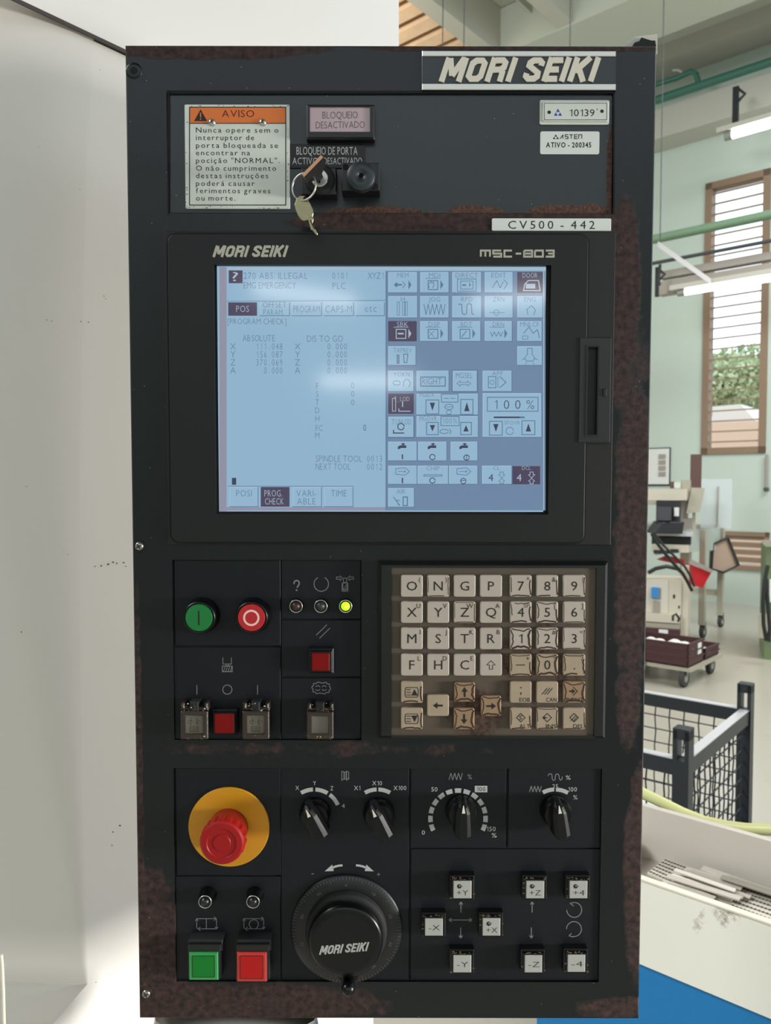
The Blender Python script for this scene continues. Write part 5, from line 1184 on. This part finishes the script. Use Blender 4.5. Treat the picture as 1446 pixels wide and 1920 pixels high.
cr2=crate('crate',kc+UP*(zd)+RD*.38,WD*.6,RD*.34,hcr*.50,'crate_maroon','lower maroon crate on the far end of the cart','crate','maroon crates',1)
mm=MB(); mm.obox(RD*.20-WD*.001+UP*hcr*.40,-WD*.004+Vector((0,0,0)),RD*.08,UP*.09,'paper'); lb=mm.build('label_card',cr)
random.seed(5)
for k_,(base,zz,n_) in enumerate(((kc+UP*zd,hcr,5),(kc+UP*zd+RD*.38,hcr*.5,3))):
    for i in range(n_):
        mm=MB(); rr_=random.uniform(.05,.08); prof=[(0,1),(.6,.8),(.95,.3),(1,-.2)]; c_=base+WD*(.07+.10*i)+RD*(.10+.07*(i%2))+UP*(zz-.05)
        mm.lathe(0,0,[(rr_*math.cos(t_)*random.uniform(.85,1.1),rr_*.7*math.sin(t_)) for t_ in (-.6,-.1,.4,.8,1.2,1.5)],'white_cloth',10); o=mm.build('wrapped_part'); o.location=c_
        tag(o,'white wrapped part lying in the front maroon crate' if k_==0 else 'white wrapped part lying in the far low maroon crate','part','wrapped parts in the front crate' if k_==0 else 'wrapped parts in the far crate')
# ================================================================ machine bench on casters
bf=onz(1350,1176,0); bt_=empty('work_bench',bf.copy()); tag(bt_,'pale steel bench frame on casters carrying the drilling machine','bench')
zt=zat(bf,1350,985); 
bn0=onz(1316,1196,0)
for p,lx_ in ((bf,0),(bn0,1)):
    r_=p-bf; mm=MB(); mm.obox(r_-WD*.03-RD*.03+UP*.14,WD*.06,RD*.06,UP*(zt-.16),'beige_dark'); mm.build('leg',bt_); wheel(bt_,r_+UP*.07+RD*.03,.07)
q=bn0-bf
p3=onz(1284,1180,0)-bf
mm=MB(); mm.obox(p3-WD*.05-RD*.04+UP*.02,WD*.1,RD*.08,UP*(zt-.16),'beige_paint'); mm.build('leg',bt_)
tl=W(1352,1004,bf.y)-bf  
mm=MB(); A=W(1352,1003,bf.y)-bf; B_=W(1222,1030,bf.y-.8)-bf; 
a_=A; b_=B_
mm.obox(Vector((A.x,A.y,zt-.03)),Vector((B_.x-A.x,B_.y-A.y,0)),WD*1.1,UP*.04,'tray_grey'); mm.build('top',bt_)
mm=MB(); mm.obox(Vector((A.x,A.y,zt-.28)),Vector((B_.x-A.x,B_.y-A.y,0))*.95,WD*.02,UP*.25,mat('tray_glassy',(176,184,174),.4)); mm.build('apron',bt_)
mm=MB(); mm.obox(Vector((0,0,zat(bf,1350,1118))),WD*.9,RD*.03,UP*.07,'beige_paint'); mm.build('cross_bar',bt_)
def facing(name,x0,y0,x1,y1,dep,th,mt,label,cat,parts=None,lean=0,group=None,parent=None):
    """a box whose visible front spans the pixel rectangle at a depth; turned square to the room"""
    A=W(x0,y1,dep); az=math.radians(23); ux=Vector((math.cos(az),-math.sin(az),0)); uy=Vector((math.sin(az),math.cos(az),0))
    wpx=(onplane(x1,y1,A,uy)-A).dot(ux); hz=(y1-y0)/F*dep
    mm=MB(); mm.obox(Vector((0,0,0)),ux*wpx,uy*th,UP*hz+ux*lean,mt)
    if parent is None: root=empty(name,A); tag(root,label,cat,group); mm.build('body',root)
    else: root=mm.build(name,parent); root.location=A-parent.location
    sx,sz=wpx/(x1-x0),hz/(y1-y0)
    def part(nm,a0,b0,a1,b1,out,mt2,ch=0):
        mm=MB(); mm.obox(ux*((a0-x0)*sx)-uy*out+UP*((y1-b1)*sz),ux*(a1-a0)*sx,uy*(out+.002),UP*(b1-b0)*sz,mt2); return mm.build(nm,root)
    if parts:
        for p in parts: part(*p)
    return root
D1=8.2
dm=empty('drilling_machine',W(1250,992,D1)); tag(dm,'beige bench drilling machine with a black motor, standing on the pale bench','drilling machine')
facing('drill_head',1180,917,1288,937,D1,.4,'beige_paint','beige horizontal head of the drilling machine above the motor','machine',[('cover',1180,937,1276,946,.01,'beige_dark')],parent=dm)
facing('drill_column',1276,900,1294,935,D1+.1,.3,'beige_dark','rounded beige column block at the right of the drill head','column block',[('glass_jar',1256,903,1266,916,.02,'brown_post'),('white_knob',1264,904,1276,915,.05,'white_plate')],parent=dm)
facing('post',1294,852,1315,916,D1+1.0,.15,'brown_post','brown square post behind the drilling machine','post')
mo=facing('electric_motor',1230,938,1274,992,D1-.25,.3,'motor_black','black electric motor hanging under the beige drill head','motor',[('terminal_box',1233,950,1259,975,.10,'motor_grey'),('rating_plate',1264,951,1273,967,.02,'paper')],parent=dm)
mm=MB(); w__=(1274-1222)/F*(D1-.25); mm.prism([(-.06,-.02),(w__*.8,-.02),(w__*.86,.10),(.02,.10)],0,.25,'motor_black',ch=.01,bottom=True); o=mm.build('end_bell',mo); o.rotation_euler=(math.pi/2,0,0); o.location=(0,.12,-.02)
facing('body_plate',1276,937,1290,985,D1,.3,'beige_paint','beige body plate right of the black motor','machine',parent=dm)
mm=MB(); A=W(1287,963,D1-.1); B_=W(1313,960,D1-.1); Cc=W(1322,915,D1-.1); Dd=W(1298,914,D1-.1); q=[A,B_,Cc,Dd]; q=[p-A for p in q]; n_=(q[1]-q[0]).cross(q[2]-q[1]).normalized(); mm.face(q,'beige_dark'); bkk=[p-n_*.05 for p in q]; mm.face(bkk[::-1],'beige_dark'); mm.grid([bkk,q],'beige_dark'); o=mm.build('tilted_box',dm); o.location=A-dm.location
facing('support_post',1298,960,1304,1000,D1,.06,'beige_paint','short pale post under the tilted control box','post',parent=dm)
facing('coolant_box',1274,972,1298,992,D1-.05,.2,'tray_grey','small grey box right below the black motor','box',parent=dm)
cs=facing('clear_screen',1314,898,1372,990,D1+.3,.012,'clear_plastic','clear plastic guard sheet standing on the bench','guard',[('support_rod',1344,912,1347,985,.02,'tray_grey')])
facing('base_tray',1222,996,1300,1004,D1-.2,.35,'cage_light','pale slanted tray edge under the motor','tray',parent=bt_)
facing('clutter_tray',1222,1006,1295,1020,D1-.1,.3,'motor_black','dark clutter tray below the slanted tray edge','tray',parent=bt_)
facing('bench_plate',1222,1020,1292,1034,D1-.15,.2,'beige_paint','beige rail with a row of dark switches','rail',[('switch_strip',1226,1031,1258,1037,.02,'motor_black'),('switch_strip',1258,1028,1273,1034,.03,'motor_black')],parent=bt_)
rb=empty('red_bin',W(1296,1102,D1-.3)); tag(rb,'red plastic chute hanging below the bench','bin'); 
def px3(x,y,d): return W(x,y,d)-rb.location
mm=MB(); q=[px3(*p,D1-.3) for p in ((1295,1058),(1334,1074),(1318,1102),(1304,1099))]; bq=[p+Vector((0,.25,0)) for p in q]; mm.face(q[::-1],'red_plastic'); mm.face(bq,'red_plastic'); mm.grid([bq,q],'red_plastic'); mm.build('shell',rb)
mm=MB(); q=[px3(*p,D1-.32) for p in ((1295,1058),(1334,1074),(1331,1078),(1296,1062))]; mm.face(q[::-1],mat('red_dark',(150,22,30),.4)); q=[px3(*p,D1-.31) for p in ((1296,1048),(1338,1069),(1334,1074),(1295,1057))]; mm.face(q[::-1],'tray_grey'); mm.build('rim',rb)
r2=empty('red_bin',W(1262,1056,D1)); tag(r2,'smaller red plastic bin under the bench behind the black cables','bin'); mm=MB(); q=[W(*p,D1)-r2.location for p in ((1243,1052),(1262,1044),(1284,1050),(1283,1058),(1262,1056))]; mm.face(q,'red_plastic'); mm.grid([[p+Vector((0,.2,0)) for p in q],q],'red_plastic'); mm.build('shell',r2)
cab=facing('electrical_cabinet',1196,1083,1277,1148,D1-.5,.35,'beige_paint','beige electrical cabinet with a blue socket','cabinet',[('door',1198,1085,1253,1146,.012,'ivory'),('blue_socket',1222,1099,1236,1118,.05,'blue_plug'),('socket_plate',1222,1100,1240,1120,.018,'beige_dark'),('round_switch',1226,1124,1238,1146,.03,'tray_grey'),('knockout',1262,1111,1266,1118,.003,'motor_black'),('knockout',1272,1131,1275,1136,.003,'motor_black')])
facing('lower_shelf',1196,1148,1275,1164,D1-.55,.4,'beige_paint','pale lower shelf under the electrical cabinet','shelf',parent=bt_)
facing('shelf_rail',1196,1166,1275,1176,D1-.55,.4,'beige_dark','beige rail between the lower shelf and the maroon crate','rail',parent=bt_)
lc_=facing('crate',1196,1176,1275,1191,D1-.6,.4,'crate_maroon','maroon crate under the cabinet with a white label card','crate',[('label_card',1236,1177,1253,1187,.01,'paper')],group='maroon crates')
facing('bench_column',1276,1060,1290,1196,D1-.62,.08,'beige_paint','tall pale column beside the electrical cabinet','column',parent=bt_)
def cable(pts,label,r=.016,dep=D1-.7,name='cable'):
    mm=MB(); mm.tube([W(x,y,dep) for x,y in pts],r,'cable_black',8); tag(mm.build(name),label,'cable')
cable(((1222,1000),(1232,1018),(1245,1035),(1262,1055),(1280,1075),(1290,1092),(1298,1108)),'black cable running down steeply from the bench to the bins')
cable(((1226,998),(1240,1018),(1262,1040),(1284,1062),(1296,1082),(1302,1100)),'second black cable sagging past the smaller red bin',.012,D1-.75)
cable(((1216,1074),(1230,1066),(1250,1062),(1270,1066),(1282,1075)),'black cable bunch lying over the electrical cabinet',.02,D1-.6)
cable(((1262,1164),(1262,1155),(1268,1151),(1274,1160),(1271,1166)),'short cable loop on the lower shelf',.012,D1-.9)
# white board on the wall, framed picture leaning
wb=empty('notice_board',wal(1240,870,.02)); tag(wb,'white notice board with small pictures on the mint wall','board'); wo_=wb.location
def wq(x0,y0,x1,y1,off,mt,nm):
    a=ws(wal(x0,(y0+y1)/2)); b=ws(wal(x1,(y0+y1)/2)); mm=MB(); za=wal((x0+x1)/2,y1).z; zb_=wal((x0+x1)/2,y0).z; mm.obox(wpt(b,za,off)-wo_,WD*(a-b),WN*.01,UP*(zb_-za),mt); return mm.build(nm,wb)
wq(1190,840,1258,911,.01,'motor_black','frame'); wq(1192,842,1256,908,.02,'paper','sheet')
for i in range(4): wq(1237,852+i*11,1250,860+i*11,.032,'tray_grey','picture')
pf=empty('framed_board',W(1345,1075,8.8)); tag(pf,'dark-edged board leaning below the bench by the low window','board'); mm=MB(); q=[W(*p,8.8)-pf.location for p in ((1336,1020),(1364,1008),(1384,1059),(1356,1073),(1333,1066))]; q=q[::-1]; n_=(q[1]-q[0]).cross(q[2]-q[1]).normalized(); mm.face(q,'cardboard'); mm.grid([[p+Vector((0,.05,0)) for p in q],q],'motor_black'); mm.build('face',pf)
mm=MB(); mm.tube([p-Vector((0,.02,0)) for p in q],.014,'motor_black',6,closed=True); mm.build('edge',pf)
along('wall_conduit',(1437,850),(1439,850),.05,.0,.02,'tray_grey') if 0 else None
A=wal(1438,852,.05); Bq=wal(1437,915,.05); mm=MB(); mm.tube([Bq,A],.02,'tray_grey',8); mm.tube([Bq,wal(1437,920,.06)],.035,'motor_grey',8); tag(mm.build('wall_pipe'),'grey vertical pipe below the tall window','pipe')
# green machine at the right edge
gmz=facing('green_machine',1432,1025,1560,1262,7.2,.8,'machine_green','green machine standing at the right edge of the hall','machine',[('inspection_panel',1440,1085,1470,1128,.01,'paper'),('drain_cup',1425,1012,1450,1020,.06,'tray_grey'),('foot',1420,1150,1450,1196,.02,'beige_dark')])
cable(((1440,1060),(1434,1090),(1431,1130),(1432,1170),(1437,1200),(1441,1203),(1444,1180),(1440,1130),(1437,1085)),'black cable loop hanging on the green machine',.018,6.9)
# far rear lamps of the hall, behind the viewer: their reflections cross the screen glass
def rear_lamp(px,py,dist,length,ang,label):
    d=Vector(((px-CX)/F,-(py-CY)/F,-1)); t=-D/PN.dot(d); pp=d*t; r=d-PN*(2*d.dot(PN)); Pm=C0+RC@(pp+r*dist); root=empty('tube_lamp',Pm); tag(root,label,'lamp'); a_=Vector((math.cos(ang),math.sin(ang),0))
    mm=MB(); mm.tube([a_*(-length/2),a_*(length/2)],.035,'tube_light',8); mm.build('fluorescent_tube',root); mm=MB(); mm.obox(a_*(-length/2)-Vector((.05,.05,-.06)),a_*length,Vector((-a_.y,a_.x,0))*.12,UP*.05,'beam_paint'); mm.build('fixture_body',root)
rear_lamp(965,560,5.6,.75,math.radians(35),'fluorescent lamp behind the viewer reflected at the top right of the screen')
rear_lamp(575,555,5.6,.9,math.radians(-35),'fluorescent lamp behind the viewer reflected at the top left of the screen')
rear_lamp(690,715,5.9,.8,math.radians(5),'fluorescent lamp behind the viewer reflected at the middle of the screen')
